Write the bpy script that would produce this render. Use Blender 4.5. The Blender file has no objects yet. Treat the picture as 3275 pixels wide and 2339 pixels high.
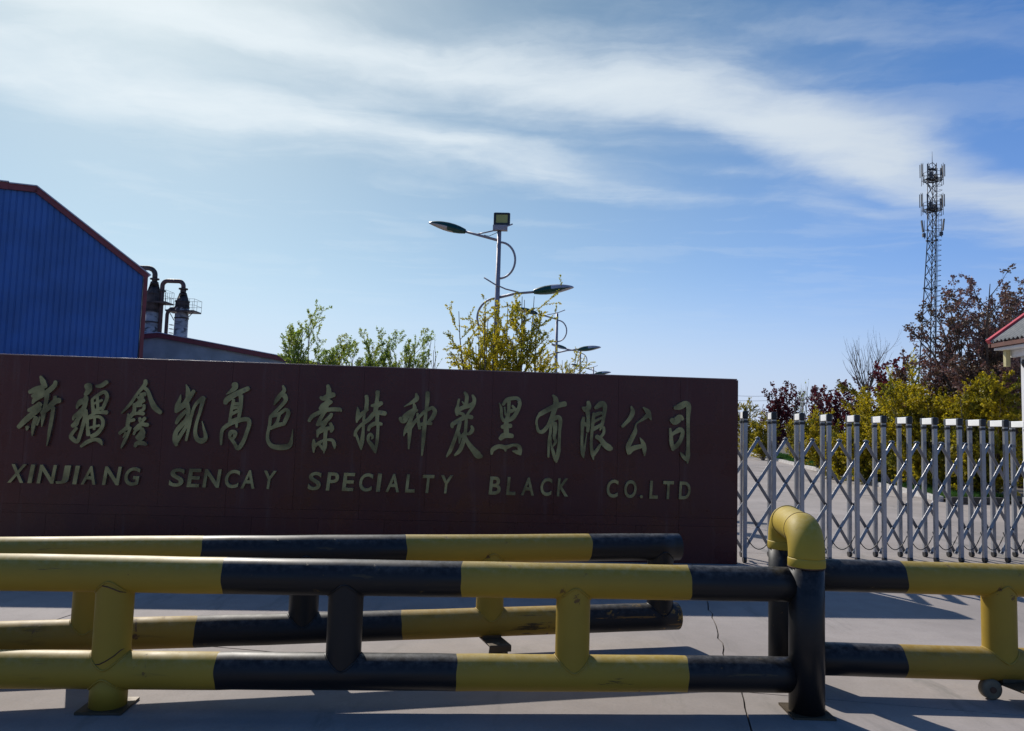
import bpy, math, random
import numpy as np
from mathutils import Vector, Matrix, Quaternion

# ------------------------------------------------------------------ camera, sky, sun, exposure
scene = bpy.context.scene
COL = scene.collection
EYE = 1.45
FOC, CX, CY = 2440.0, 1637.5, 1169.5
PITCH = math.atan(193.5 / FOC)
ROLL = math.radians(1.68)
camd = bpy.data.cameras.new('camera')
camd.sensor_width = 36.0
camd.lens = 36.0 * FOC / 3275.0
camd.clip_end = 6000.0
camd.clip_start = 0.05
cam = bpy.data.objects.new('camera', camd)
COL.objects.link(cam)
scene.camera = cam
c_f = Vector((0, math.cos(PITCH), math.sin(PITCH)))
c_u0 = Vector((0, -math.sin(PITCH), math.cos(PITCH)))
c_x = Vector((1, 0, 0))
c_r = c_x * math.cos(ROLL) + c_u0 * math.sin(ROLL)
c_u = -c_x * math.sin(ROLL) + c_u0 * math.cos(ROLL)
m = Matrix((c_r, c_u, -c_f)).transposed().to_4x4()
m.translation = Vector((0, 0, EYE))
cam.matrix_world = m
scene.render.resolution_x, scene.render.resolution_y = 1024, 731

SUN_AZ, SUN_EL = math.radians(-29.2), math.radians(38.4)     # azimuth from +Y towards +X
SUN = Vector((math.sin(SUN_AZ) * math.cos(SUN_EL), math.cos(SUN_AZ) * math.cos(SUN_EL), math.sin(SUN_EL)))
sl = bpy.data.lights.new('sun', 'SUN')
sl.energy = 5.0
sl.angle = math.radians(0.53)
sl.color = (1.0, 0.94, 0.86)
so = bpy.data.objects.new('sun', sl)
COL.objects.link(so)
so.rotation_euler = (-SUN).to_track_quat('-Z', 'Y').to_euler()
so.location = (-20, 30, 40)

scene.view_settings.view_transform = 'Standard'
scene.view_settings.look = 'None'
scene.view_settings.gamma = 1.0
scene.view_settings.exposure = -0.05
scene.view_settings.use_curve_mapping = False


class NT:
    """small helper to write node trees"""
    def __init__(s, tree): s.t = tree; s.n = tree.nodes; s.l = tree.links
    def put(s, sock, v):
        if v is None: return
        if hasattr(v, 'links') or isinstance(v, bpy.types.NodeSocket): s.l.new(v, sock)
        else: sock.default_value = v
    def math(s, op, a, b=None, c=None, clamp=False):
        n = s.n.new('ShaderNodeMath'); n.operation = op; n.use_clamp = clamp
        s.put(n.inputs[0], a)
        if b is not None: s.put(n.inputs[1], b)
        if c is not None: s.put(n.inputs[2], c)
        return n.outputs[0]
    def vmath(s, op, a, b=None, out=0):
        n = s.n.new('ShaderNodeVectorMath'); n.operation = op
        s.put(n.inputs[0], a)
        if b is not None: s.put(n.inputs[1], b)
        return n.outputs['Value'] if out == 'v' else n.outputs[0]
    def mix(s, fac, a, b, blend='MIX'):
        n = s.n.new('ShaderNodeMix'); n.data_type = 'RGBA'; n.blend_type = blend
        s.put(n.inputs[0], fac); s.put(n.inputs[6], a); s.put(n.inputs[7], b)
        return n.outputs[2]
    def ramp(s, v, lo, hi, a=0.0, b=1.0, smooth=True):
        n = s.n.new('ShaderNodeMapRange'); n.interpolation_type = 'SMOOTHSTEP' if smooth else 'LINEAR'
        s.put(n.inputs[0], v); s.put(n.inputs[1], lo); s.put(n.inputs[2], hi); s.put(n.inputs[3], a); s.put(n.inputs[4], b)
        return n.outputs[0]
    def noise(s, vec, scale, detail=4, rough=0.55, dist=0.0):
        n = s.n.new('ShaderNodeTexNoise')
        if vec is not None: s.l.new(vec, n.inputs['Vector'])
        n.inputs['Scale'].default_value = scale; n.inputs['Detail'].default_value = detail
        n.inputs['Roughness'].default_value = rough; n.inputs['Distortion'].default_value = dist
        return n.outputs['Fac']
    def mapping(s, vec, rot=(0, 0, 0), scale=(1, 1, 1), loc=(0, 0, 0)):
        n = s.n.new('ShaderNodeMapping')
        s.l.new(vec, n.inputs[0]); n.inputs['Location'].default_value = loc
        n.inputs['Rotation'].default_value = rot; n.inputs['Scale'].default_value = scale
        return n.outputs[0]
    def coord(s, which='Object'):
        return s.n.new('ShaderNodeTexCoord').outputs[which]


def srgb(r, g, b, a=1.0):
    f = lambda c: (c / 255 / 12.92) if c / 255 <= 0.04045 else ((c / 255 + 0.055) / 1.055) ** 2.4
    return (f(r), f(g), f(b), a)


# world: Nishita sky with cirrus that lies on a flat layer high above (direction / elevation)
world = bpy.data.worlds.new('World')
scene.world = world
world.use_nodes = True
w = NT(world.node_tree)
w.n.clear()
sky = w.n.new('ShaderNodeTexSky')
sky.sky_type = 'NISHITA'
sky.sun_disc = False
sky.sun_elevation = SUN_EL
sky.sun_rotation = SUN_AZ
sky.altitude = 500
sky.air_density = 1.0
sky.dust_density = 0.9
sky.ozone_density = 2.5
direction = w.coord('Generated')
sep = w.n.new('ShaderNodeSeparateXYZ'); w.l.new(direction, sep.inputs[0])
zc = w.math('MAXIMUM', sep.outputs[2], 0.03)
px_ = w.math('DIVIDE', sep.outputs[0], zc)
py_ = w.math('DIVIDE', sep.outputs[1], zc)
comb = w.n.new('ShaderNodeCombineXYZ'); w.l.new(px_, comb.inputs[0]); w.l.new(py_, comb.inputs[1])
layer = comb.outputs[0]
# wispy displacement of the layer
wn = w.n.new('ShaderNodeTexNoise'); w.l.new(layer, wn.inputs['Vector'])
wn.inputs['Scale'].default_value = 1.1; wn.inputs['Detail'].default_value = 6; wn.inputs['Roughness'].default_value = 0.55
wv = w.vmath('SUBTRACT', wn.outputs['Color'], (0.5, 0.5, 0.5))
wsc = w.n.new('ShaderNodeVectorMath'); wsc.operation = 'SCALE'; w.l.new(wv, wsc.inputs[0]); wsc.inputs['Scale'].default_value = 0.55
warped = w.vmath('ADD', layer, wsc.outputs[0])
# fibres along the wind (direction of the streaks)
fib = w.noise(w.mapping(warped, rot=(0, 0, math.radians(-18)), scale=(0.55, 2.4, 1)), 1.5, 6, 0.55, 0.5)
puff = w.noise(warped, 1.3, 7, 0.6, 0.2)
tex = w.ramp(w.math('ADD', w.math('MULTIPLY', fib, 0.40), w.math('MULTIPLY', puff, 0.60)), 0.36, 0.64)


def streak(x0, y0, x1, y1, w0, w1, soft, amount):
    """a long cirrus bank on the layer from (x0,y0) to (x1,y1)"""
    dx, dy = x1 - x0, y1 - y0
    L = math.hypot(dx, dy); dx /= L; dy /= L
    rel = w.vmath('SUBTRACT', warped, (x0, y0, 0))
    along = w.vmath('DOT_PRODUCT', rel, (dx, dy, 0), 'v')
    across = w.vmath('DOT_PRODUCT', rel, (-dy, dx, 0), 'v')
    t = w.math('DIVIDE', along, L)
    half = w.ramp(t, 0, 1, w0, w1, False)
    a = w.ramp(w.math('SUBTRACT', w.math('ABSOLUTE', across), half), -soft, soft, 1, 0)
    e = w.math('MULTIPLY', w.ramp(t, -0.25, 0.15), w.ramp(t, 0.8, 1.15, 1, 0))
    return w.math('MULTIPLY', w.math('MULTIPLY', a, e), amount)


STREAKS = []
for s_ in ((-2.9, 1.45, 0.75, 3.2, 0.36, 0.16, 0.34, 0.92),
           (-1.5, 1.62, 1.25, 2.52, 0.15, 0.22, 0.22, 1.0),
           (0.40, 2.15, 2.60, 3.50, 0.22, 0.25, 0.20, 1.0),
           (-2.0, 1.55, 1.1, 2.45, 0.62, 0.42, 0.35, 0.52),
           (-0.9, 2.72, 1.3, 2.92, 0.06, 0.05, 0.16, 0.55),
           (-0.6, 3.15, 1.8, 3.30, 0.05, 0.08, 0.25, 0.40),
           (0.2, 1.74, 1.1, 1.93, 0.08, 0.06, 0.20, 0.45),
           (0.9, 1.80, 2.6, 2.35, 0.06, 0.10, 0.20, 0.26),
           (1.2, 3.2, 3.6, 4.1, 0.15, 0.2, 0.35, 0.50)):
    STREAKS.append(streak(*s_))
cov = STREAKS[0]
for s_ in STREAKS[1:]: cov = w.math('MAXIMUM', cov, s_)
body = w.ramp(w.math('ADD', cov, w.math('MULTIPLY', w.math('SUBTRACT', tex, 0.5), 0.42)), 0.05, 1.20)
veil = w.math('MULTIPLY', w.ramp(tex, 0.45, 1.0, 0, 0.16), 1.0)
cl = w.math('MINIMUM', w.math('MAXIMUM', body, veil), 1.0)
cl = w.math('MULTIPLY', cl, w.ramp(sep.outputs[2], 0.05, 0.30))
hsv = w.n.new('ShaderNodeHueSaturation'); hsv.inputs['Saturation'].default_value = 1.10
hsv.inputs['Hue'].default_value = 0.497
gcol = w.mix(w.ramp(w.vmath('DOT_PRODUCT', direction, tuple(SUN), 'v'), 0.45, 0.97), (0.76, 1.05, 1.55, 1), (1.0, 1.08, 0.95, 1))
gain = w.mix(1.0, sky.outputs[0], gcol, 'MULTIPLY')
w.l.new(gain, hsv.inputs['Color'])
# cirrus scatters sunlight: brighter towards the sun
toward = w.ramp(w.vmath('DOT_PRODUCT', direction, tuple(SUN), 'v'), 0.45, 1.0, 1.0, 1.25)
ccol = w.n.new('ShaderNodeVectorMath'); ccol.operation = 'SCALE'
ccol.inputs[0].default_value = (8.2, 8.9, 9.3); w.l.new(toward, ccol.inputs['Scale'])
# pale dusty air low over the horizon
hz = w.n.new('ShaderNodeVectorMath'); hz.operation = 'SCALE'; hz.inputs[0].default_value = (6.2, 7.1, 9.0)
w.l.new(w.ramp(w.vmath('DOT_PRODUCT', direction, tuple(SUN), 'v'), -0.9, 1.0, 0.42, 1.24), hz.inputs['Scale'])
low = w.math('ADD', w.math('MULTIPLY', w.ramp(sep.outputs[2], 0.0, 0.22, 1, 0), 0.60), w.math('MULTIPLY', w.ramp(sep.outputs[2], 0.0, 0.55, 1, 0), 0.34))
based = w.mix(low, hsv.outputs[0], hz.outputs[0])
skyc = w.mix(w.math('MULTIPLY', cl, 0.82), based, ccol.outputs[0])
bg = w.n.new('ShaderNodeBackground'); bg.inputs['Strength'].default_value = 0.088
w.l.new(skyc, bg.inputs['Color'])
wo = w.n.new('ShaderNodeOutputWorld'); w.l.new(bg.outputs[0], wo.inputs[0])


# ------------------------------------------------------------------ helpers
def ray(px, py):
    d = c_f + c_r * ((px - CX) / FOC) - c_u * ((py - CY) / FOC)
    return d.normalized()
def at(px, py, Y):
    """surveyed point: the spot at distance Y ahead that the sight line (px, py) meets"""
    d = ray(px, py)
    return Vector((0, 0, EYE)) + d * (Y / d.y)


class MB:
    """collects shapes for ONE mesh object"""
    def __init__(s): s.v = []; s.f = []; s.m = []; s.s = []
    def face(s, idx, mat=0, smooth=False): s.f.append(idx); s.m.append(mat); s.s.append(smooth)
    def box(s, c, size, M=None, mat=0):
        b = len(s.v); hx, hy, hz = size[0] / 2, size[1] / 2, size[2] / 2
        for x, y, z in ((-1, -1, -1), (1, -1, -1), (1, 1, -1), (-1, 1, -1), (-1, -1, 1), (1, -1, 1), (1, 1, 1), (-1, 1, 1)):
            p = Vector((x * hx, y * hy, z * hz))
            if M is not None: p = M @ p
            s.v.append(tuple(p + Vector(c)))
        for q in ((0, 3, 2, 1), (4, 5, 6, 7), (0, 1, 5, 4), (1, 2, 6, 5), (2, 3, 7, 6), (3, 0, 4, 7)):
            s.face([b + i for i in q], mat)
        return s
    def bar(s, p0, p1, wx, wy, up=(0, 0, 1), mat=0):
        p0, p1 = Vector(p0), Vector(p1); d = p1 - p0; L = d.length; d.normalize()
        upv = Vector(up); x = d.cross(upv)
        if x.length < 1e-4: x = d.cross(Vector((1, 0, 0)))
        x.normalize(); y = x.cross(d)
        M = Matrix((x, y, d)).transposed()
        return s.box((p0 + p1) / 2, (wx, wy, L), M, mat)
    def tube(s, path, r, n=12, cap=True, mat=0, mats=None, smooth=True):
        pts = [Vector(p) for p in path]; k = len(pts)
        rr = r if isinstance(r, (list, tuple)) else [r] * k
        d0 = (pts[1] - pts[0]).normalized()
        x = d0.cross(Vector((0, 0, 1)))
        if x.length < 1e-3: x = Vector((1, 0, 0))
        x.normalize(); b = len(s.v)
        for i in range(k):
            if i == 0: d = pts[1] - pts[0]
            elif i == k - 1: d = pts[-1] - pts[-2]
            else: d = (pts[i + 1] - pts[i]).normalized() + (pts[i] - pts[i - 1]).normalized()
            d.normalize()
            x = x - d * x.dot(d); x.normalize(); y = d.cross(x)
            for j in range(n):
                a = 2 * math.pi * j / n
                s.v.append(tuple(pts[i] + (x * math.cos(a) + y * math.sin(a)) * rr[i]))
        for i in range(k - 1):
            mm = mats[i] if mats else mat
            for j in range(n):
                j2 = (j + 1) % n
                s.face((b + i * n + j, b + i * n + j2, b + (i + 1) * n + j2, b + (i + 1) * n + j), mm, smooth)
        if cap:
            s.face([b + j for j in range(n)][::-1], mats[0] if mats else mat)
            s.face([b + (k - 1) * n + j for j in range(n)], mats[-1] if mats else mat)
        return s
    def cyl(s, p0, p1, r, n=12, mat=0): return s.tube([p0, p1], r, n, True, mat)
    def prism(s, poly, f, mat=0, cap_mat=None):
        """poly: list of 2D points (counter-clockwise seen from the +depth side), f(x, y, t) -> 3D for t in 0, 1"""
        b = len(s.v); n = len(poly); cm = mat if cap_mat is None else cap_mat
        for t in (0, 1):
            for x, y in poly: s.v.append(tuple(f(x, y, t)))
        s.face([b + i for i in range(n)][::-1], cm); s.face([b + n + i for i in range(n)], cm)
        for i in range(n):
            j = (i + 1) % n
            s.face((b + i, b + j, b + n + j, b + n + i), mat)
        return s
    def quad(s, a, b_, c, d, mat=0, smooth=False):
        b = len(s.v); s.v += [tuple(a), tuple(b_), tuple(c), tuple(d)]; s.face((b, b + 1, b + 2, b + 3), mat, smooth); return s
    def mesh(s, name, mats):
        me = bpy.data.meshes.new(name); me.from_pydata(s.v, [], [list(f) for f in s.f])
        for x in (mats if isinstance(mats, (list, tuple)) else [mats]): me.materials.append(x)
        me.polygons.foreach_set('material_index', s.m); me.polygons.foreach_set('use_smooth', s.s)
        me.update(); return me
    def build(s, name, mats, parent=None, bevel=0, fix=True):
        me = s.mesh(name, mats)
        if fix:
            import bmesh
            bm = bmesh.new(); bm.from_mesh(me); bmesh.ops.recalc_face_normals(bm, faces=bm.faces); bm.to_mesh(me); bm.free()
        return put(name, me, parent, bevel)


def put(name, me, parent=None, bevel=0, loc=None, rot=None):
    o = bpy.data.objects.new(name, me); COL.objects.link(o)
    if parent is not None: o.parent = parent
    if loc is not None: o.location = loc
    if rot is not None: o.rotation_euler = rot
    if bevel:
        md = o.modifiers.new('bevel', 'BEVEL'); md.width = bevel; md.segments = 2; md.limit_method = 'ANGLE'
    return o
def thing(name, label, cat, loc=(0, 0, 0), rz=0.0, group=None):
    o = bpy.data.objects.new(name, None); COL.objects.link(o)
    o.empty_display_size = 0.2
    o.location = loc; o.rotation_euler = (0, 0, rz); o['label'] = label; o['category'] = cat
    if group: o['group'] = group
    return o
def structure(o, label=None):
    o['kind'] = 'structure'
    if label: o['label'] = label
    return o


# ------------------------------------------------------------------ materials
def mat_new(name):
    mt = bpy.data.materials.new(name); mt.use_nodes = True
    t = NT(mt.node_tree); bs = t.n['Principled BSDF']
    return mt, t, bs
def bump(t, bs, h, strength=0.3, dist=0.01):
    n = t.n.new('ShaderNodeBump'); n.inputs['Strength'].default_value = strength; n.inputs['Distance'].default_value = dist
    t.l.new(h, n.inputs['Height']); t.l.new(n.outputs[0], bs.inputs['Normal'])
def plain(name, col, rough=0.6, metal=0.0, var=0.12, scale=3.0, bmp=0.0, spec=0.5, dirt=None, dirt_amt=0.0, dirt_scale=2.0, dirt_map=(1, 1, 1), dirt_lo=0.60):
    mt, t, bs = mat_new(name)
    co = t.coord('Object')
    n = t.noise(co, scale, 5, 0.6)
    c = tuple(col[:3])
    lo = tuple(x * (1 - var) for x in c) + (1,); hi = tuple(min(1, x * (1 + var)) for x in c) + (1,)
    base = t.mix(t.ramp(n, 0.3, 0.7), lo, hi)
    if dirt is not None:
        d = t.noise(t.mapping(co, scale=dirt_map), dirt_scale, 8, 0.7, 0.4)
        base = t.mix(t.math('MULTIPLY', t.ramp(d, dirt_lo, dirt_lo + 0.12), dirt_amt), base, tuple(dirt[:3]) + (1,))
    t.l.new(base, bs.inputs['Base Color'])
    rn = t.ramp(t.noise(co, scale * 4, 3), 0.3, 0.7, max(0.02, rough - 0.08), min(1, rough + 0.08))
    t.l.new(rn, bs.inputs['Roughness'])
    bs.inputs['Metallic'].default_value = metal
    bs.inputs['Specular IOR Level'].default_value = spec
    if bmp: bump(t, bs, t.noise(co, scale * 12, 4, 0.6), bmp, 0.004)
    return mt


def concrete(name, a, b, tracks=True):
    mt, t, bs = mat_new(name)
    co = t.n.new('ShaderNodeNewGeometry').outputs['Position']
    n1 = t.noise(co, 0.55, 6, 0.6, 0.3)
    n2 = t.noise(co, 5.0, 6, 0.65)
    n3 = t.noise(co, 60.0, 4, 0.7)
    base = t.mix(t.ramp(n1, 0.3, 0.72), a, b)
    base = t.mix(t.math('MULTIPLY', t.ramp(n2, 0.35, 0.7), 0.28), base, tuple(x * 0.72 for x in a[:3]) + (1,))
    st = t.noise(t.mapping(co, rot=(0, 0, math.radians(10)), scale=(1.2, 0.25, 1)), 1.7, 7, 0.7, 0.6)
    base = t.mix(t.math('MULTIPLY', t.ramp(st, 0.52, 0.70), 0.65), base, (0.15, 0.145, 0.13, 1))
    base = t.mix(t.math('MULTIPLY', t.ramp(n3, 0.4, 0.75), 0.32), base, (0.20, 0.185, 0.17, 1))
    oi = t.n.new('ShaderNodeObjectInfo')
    base = t.mix(0.10, base, t.mix(oi.outputs['Random'], (0.14, 0.13, 0.13, 1), (0.55, 0.52, 0.50, 1)))
    t.l.new(base, bs.inputs['Base Color'])
    bs.inputs['Roughness'].default_value = 0.85
    bs.inputs['Specular IOR Level'].default_value = 0.3
    bump(t, bs, t.math('ADD', t.math('MULTIPLY', n3, 0.4), n2), 0.25, 0.006)
    return mt


def paint(name, col, chip, chip_amt, under, streak_col, rough=0.42, st=0.605, ct=0.63):
    """old gloss paint on pipe: dust on it, chips, rubbed dark streaks running along the pipe (object X)"""
    mt, t, bs = mat_new(name)
    co = t.coord('Object')
    n1 = t.noise(co, 2.2, 5, 0.6)
    base = t.mix(t.ramp(n1, 0.3, 0.7), tuple(x * 0.86 for x in col[:3]) + (1,), tuple(col[:3]) + (1,))
    sc = t.noise(t.mapping(co, scale=(1.3, 14, 14)), 2.0, 8, 0.72, 0.2)
    sm = t.math('MULTIPLY', t.ramp(sc, st, st + 0.05), t.ramp(t.noise(co, 0.9, 2), 0.46, 0.58))
    base = t.mix(t.math('MULTIPLY', sm, 0.85), base, streak_col)
    ch = t.noise(co, 9.0, 8, 0.72, 0.5)
    cm = t.math('MULTIPLY', t.ramp(ch, ct, ct + 0.03), t.ramp(t.noise(co, 1.7, 2), 0.47, 0.58))
    base = t.mix(t.math('MULTIPLY', cm, chip_amt), base, chip)
    dust = t.ramp(t.noise(co, 26.0, 6, 0.7), 0.35, 0.75)
    nz = t.n.new('ShaderNodeNewGeometry').outputs['Normal']
    sz = t.n.new('ShaderNodeSeparateXYZ'); t.l.new(nz, sz.inputs[0])
    base = t.mix(t.math('MULTIPLY', t.math('MULTIPLY', dust, t.ramp(sz.outputs[2], 0.2, 1.0)), 0.45), base, under)
    t.l.new(base, bs.inputs['Base Color'])
    t.l.new(t.ramp(n1, 0.3, 0.7, rough - 0.06, rough + 0.12), bs.inputs['Roughness'])
    bs.inputs['Specular IOR Level'].default_value = 0.32
    hh = t.math('SUBTRACT', t.math('MULTIPLY', t.noise(co, 7.0, 3), 0.5), cm)
    bump(t, bs, hh, 0.25, 0.004)
    return mt


def leaf_mat(name, c1, c2, c3, trans=0.5, tcol=None):
    mt = bpy.data.materials.new(name); mt.use_nodes = True
    t = NT(mt.node_tree); t.n.clear()
    gi = t.n.new('ShaderNodeNewGeometry')
    r = gi.outputs['Random Per Island']
    base = t.mix(r, c1, c2)
    n = t.noise(gi.outputs['Position'], 1.6, 3)
    base = t.mix(t.ramp(n, 0.4, 0.66), base, c3)
    d = t.n.new('ShaderNodeBsdfPrincipled'); t.l.new(base, d.inputs['Base Color'])
    d.inputs['Roughness'].default_value = 0.55; d.inputs['Specular IOR Level'].default_value = 0.35
    tr = t.n.new('ShaderNodeBsdfTranslucent')
    tc = t.mix(1.0, base, tcol or (1, 1, 1, 1), 'MULTIPLY'); t.l.new(tc, tr.inputs[0])
    mx = t.n.new('ShaderNodeMixShader'); mx.inputs[0].default_value = trans
    t.l.new(d.outputs[0], mx.inputs[1]); t.l.new(tr.outputs[0], mx.inputs[2])
    o = t.n.new('ShaderNodeOutputMaterial'); t.l.new(mx.outputs[0], o.inputs[0])
    return mt


M_conc = concrete('concrete', (0.275, 0.242, 0.222, 1), (0.375, 0.333, 0.308, 1))
M_joint = plain('joint_dirt', (0.045, 0.04, 0.038), 0.95, bmp=0.3)
M_earth = plain('earth', (0.10, 0.088, 0.068), 0.95, scale=0.5, var=0.3, bmp=0.3)
M_soil = plain('soil', (0.085, 0.07, 0.05), 0.95, scale=2, var=0.3, bmp=0.4)
M_kerb = plain('kerb_concrete', (0.46, 0.44, 0.42), 0.85, var=0.25, scale=6, bmp=0.3)
M_yel = paint('yellow_paint', (0.36, 0.242, 0.027), (0.10, 0.045, 0.02, 1), 0.8, (0.50, 0.43, 0.22, 1), (0.035, 0.027, 0.018, 1), 0.55)
M_blk = paint('black_paint', (0.013, 0.0122, 0.0125), (0.30, 0.17, 0.03, 1), 0.55, (0.20, 0.19, 0.18, 1), (0.06, 0.045, 0.02, 1), 0.40)
M_yelworn = paint('worn_yellow_paint', (0.33, 0.205, 0.026), (0.09, 0.04, 0.02, 1), 0.9, (0.45, 0.38, 0.20, 1), (0.022, 0.017, 0.013, 1), 0.6, 0.55, 0.60)
M_blkworn = paint('worn_black_paint', (0.014, 0.013, 0.013), (0.36, 0.20, 0.03, 1), 0.85, (0.19, 0.18, 0.17, 1), (0.20, 0.10, 0.02, 1), 0.5, 0.59, 0.585)
M_yelbow = paint('elbow_yellow_paint', (0.40, 0.285, 0.030), (0.13, 0.06, 0.02, 1), 0.9, (0.50, 0.43, 0.20, 1), (0.06, 0.05, 0.03, 1), 0.62, 0.60, 0.585)
M_rust = plain('rust', (0.09, 0.045, 0.025), 0.9, var=0.4, scale=20)
M_darksteel = plain('dark_steel', (0.075, 0.055, 0.032), 0.6, 0.3, dirt=(0.16, 0.08, 0.04), dirt_amt=0.7, dirt_scale=12)
M_wheel = plain('wheel_rubber', (0.17, 0.14, 0.09), 0.8, var=0.3, scale=14, bmp=0.2)
M_gold = plain('brass_letter', (0.265, 0.235, 0.10), 0.42, 0.45, var=0.55, scale=4.0, dirt=(0.11, 0.11, 0.10), dirt_amt=0.75, dirt_scale=5)
M_goldside = plain('brass_letter_edge', (0.42, 0.42, 0.36), 0.3, 0.9, var=0.1)


def granite():
    mt, t, bs = mat_new('red_granite')
    co = t.n.new('ShaderNodeNewGeometry').outputs['Position']
    oi = t.n.new('ShaderNodeObjectInfo')
    sp = t.noise(co, 160, 3, 0.8)
    base = t.mix(t.ramp(sp, 0.38, 0.66), (0.060, 0.0135, 0.011, 1), (0.125, 0.028, 0.022, 1))
    base = t.mix(0.16, base, t.mix(oi.outputs['Random'], (0.05, 0.012, 0.012, 1), (0.16, 0.045, 0.035, 1)))
    # washed-down dust runs
    ru = t.noise(t.mapping(co, scale=(5, 5, 0.35)), 2.0, 6, 0.65)
    base = t.mix(t.math('MULTIPLY', t.ramp(ru, 0.55, 0.75), 0.18), base, (0.20, 0.16, 0.15, 1))
    t.l.new(base, bs.inputs['Base Color'])
    t.l.new(t.ramp(t.noise(co, 3, 4), 0.3, 0.7, 0.22, 0.40), bs.inputs['Roughness'])
    bs.inputs['Specular IOR Level'].default_value = 0.35
    bump(t, bs, t.noise(co, 1.3, 3), 0.03, 0.02)
    return mt
M_granite = granite()
M_mortar = plain('mortar', (0.13, 0.045, 0.038), 0.9)
M_coping_glint = plain('coping_glint', (0.22, 0.13, 0.12), 0.5)  # sun glint on the wall's top edge, put into a lighter colour
M_steel = plain('stainless', (0.37, 0.38, 0.41), 0.20, 0.5, var=0.05, scale=2)
M_alu = plain('aluminium', (0.24, 0.24, 0.25), 0.36, 0.5, var=0.05, scale=2)
M_capw = plain('white_plastic', (0.82, 0.82, 0.80), 0.45, var=0.06)
M_capb = plain('black_plastic', (0.018, 0.018, 0.02), 0.35)
M_cable = plain('black_cable', (0.02, 0.02, 0.02), 0.5)
M_lampgrey = plain('galvanised_grey', (0.30, 0.28, 0.31), 0.5, 0.2, var=0.08, scale=2)
M_lampgreen = plain('lamp_green', (0.006, 0.055, 0.042), 0.3, var=0.15)
M_lampwhite = plain('lamp_shell', (0.40, 0.40, 0.43), 0.35, 0.2)
M_lampglass = plain('lamp_glass', (0.42, 0.37, 0.33), 0.25)
M_flood = plain('floodlight_case', (0.055, 0.052, 0.05), 0.5)
M_floodpane = plain('floodlight_pane', (0.40, 0.40, 0.12), 0.5)
M_tower = plain('tower_steel', (0.055, 0.058, 0.07), 0.55, 0.4, var=0.1)
M_antenna = plain('antenna_panel', (0.07, 0.073, 0.085), 0.5)
M_blue = plain('blue_sheet', (0.052, 0.148, 0.42), 0.5, var=0.14, scale=0.6, dirt=(0.03, 0.07, 0.2), dirt_amt=0.4, dirt_scale=1.2, dirt_map=(4, 4, 0.4))
M_redtrim = plain('red_trim', (0.25, 0.045, 0.045), 0.5, var=0.15)
M_roofsheet = plain('pale_roof_sheet', (0.55, 0.50, 0.53), 0.45, 0.2)
M_greywall = plain('grey_render', (0.43, 0.43, 0.42), 0.9, var=0.18, scale=0.8, bmp=0.2, dirt=(0.14, 0.14, 0.13), dirt_amt=0.6, dirt_scale=1.0, dirt_map=(2, 2, 0.5))
M_column = plain('sooted_white', (0.42, 0.42, 0.42), 0.6, var=0.2, scale=1.5, dirt=(0.03, 0.025, 0.025), dirt_amt=0.9, dirt_scale=1.6, dirt_map=(0.8, 0.8, 1.5), dirt_lo=0.48)
M_soot = plain('sooted_steel', (0.05, 0.042, 0.042), 0.65, 0.2, var=0.4, scale=2.5, dirt=(0.2, 0.19, 0.19), dirt_amt=0.5, dirt_scale=2.2)
M_pipe = plain('brown_pipe', (0.085, 0.05, 0.05), 0.55, 0.2, var=0.2)
M_white = plain('white_render', (0.74, 0.74, 0.75), 0.85, var=0.05, bmp=0.15, dirt=(0.4, 0.4, 0.42), dirt_amt=0.35, dirt_scale=2.5)
M_corr = plain('grey_roof_sheet', (0.17, 0.185, 0.195), 0.8, 0.0, var=0.12, dirt=(0.18, 0.19, 0.19), dirt_amt=0.5)
M_verge = plain('red_verge', (0.50, 0.035, 0.055), 0.45, var=0.1)
M_fascia = plain('brown_fascia', (0.13, 0.045, 0.03), 0.6, var=0.2)
M_wood = plain('yellow_bracket', (0.50, 0.44, 0.22), 0.6, var=0.15)
M_dark = plain('dark_kerb', (0.03, 0.03, 0.033), 0.7)
M_bark = plain('bark', (0.085, 0.065, 0.05), 0.9, var=0.35, scale=10)
M_barkpale = plain('pale_bark', (0.42, 0.40, 0.38), 0.85, var=0.25, scale=6)
M_twig = plain('twig', (0.12, 0.10, 0.08), 0.85, var=0.3, scale=8)
L_gold = leaf_mat('gold_leaf', (0.70, 0.57, 0.03, 1), (0.50, 0.44, 0.03, 1), (0.30, 0.31, 0.035, 1), 0.55, (1.0, 0.98, 0.5, 1))
L_hedge = leaf_mat('hedge_leaf', (0.60, 0.47, 0.025, 1), (0.38, 0.33, 0.025, 1), (0.15, 0.16, 0.025, 1), 0.5, (1.0, 0.98, 0.5, 1))
L_green = leaf_mat('green_leaf', (0.34, 0.44, 0.09, 1), (0.17, 0.26, 0.06, 1), (0.36, 0.40, 0.08, 1), 0.55, (1, 1, 0.6, 1))
L_plum = leaf_mat('plum_leaf', (0.17, 0.105, 0.095, 1), (0.27, 0.18, 0.17, 1), (0.13, 0.10, 0.06, 1), 0.25, (1, 0.7, 0.6, 1))
L_red = leaf_mat('dark_red_leaf', (0.10, 0.02, 0.03, 1), (0.15, 0.035, 0.045, 1), (0.07, 0.018, 0.022, 1), 0.35, (1, 0.5, 0.5, 1))
L_grass = leaf_mat('grass_blade', (0.045, 0.13, 0.02, 1), (0.03, 0.10, 0.018, 1), (0.06, 0.14, 0.02, 1), 0.4)

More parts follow.
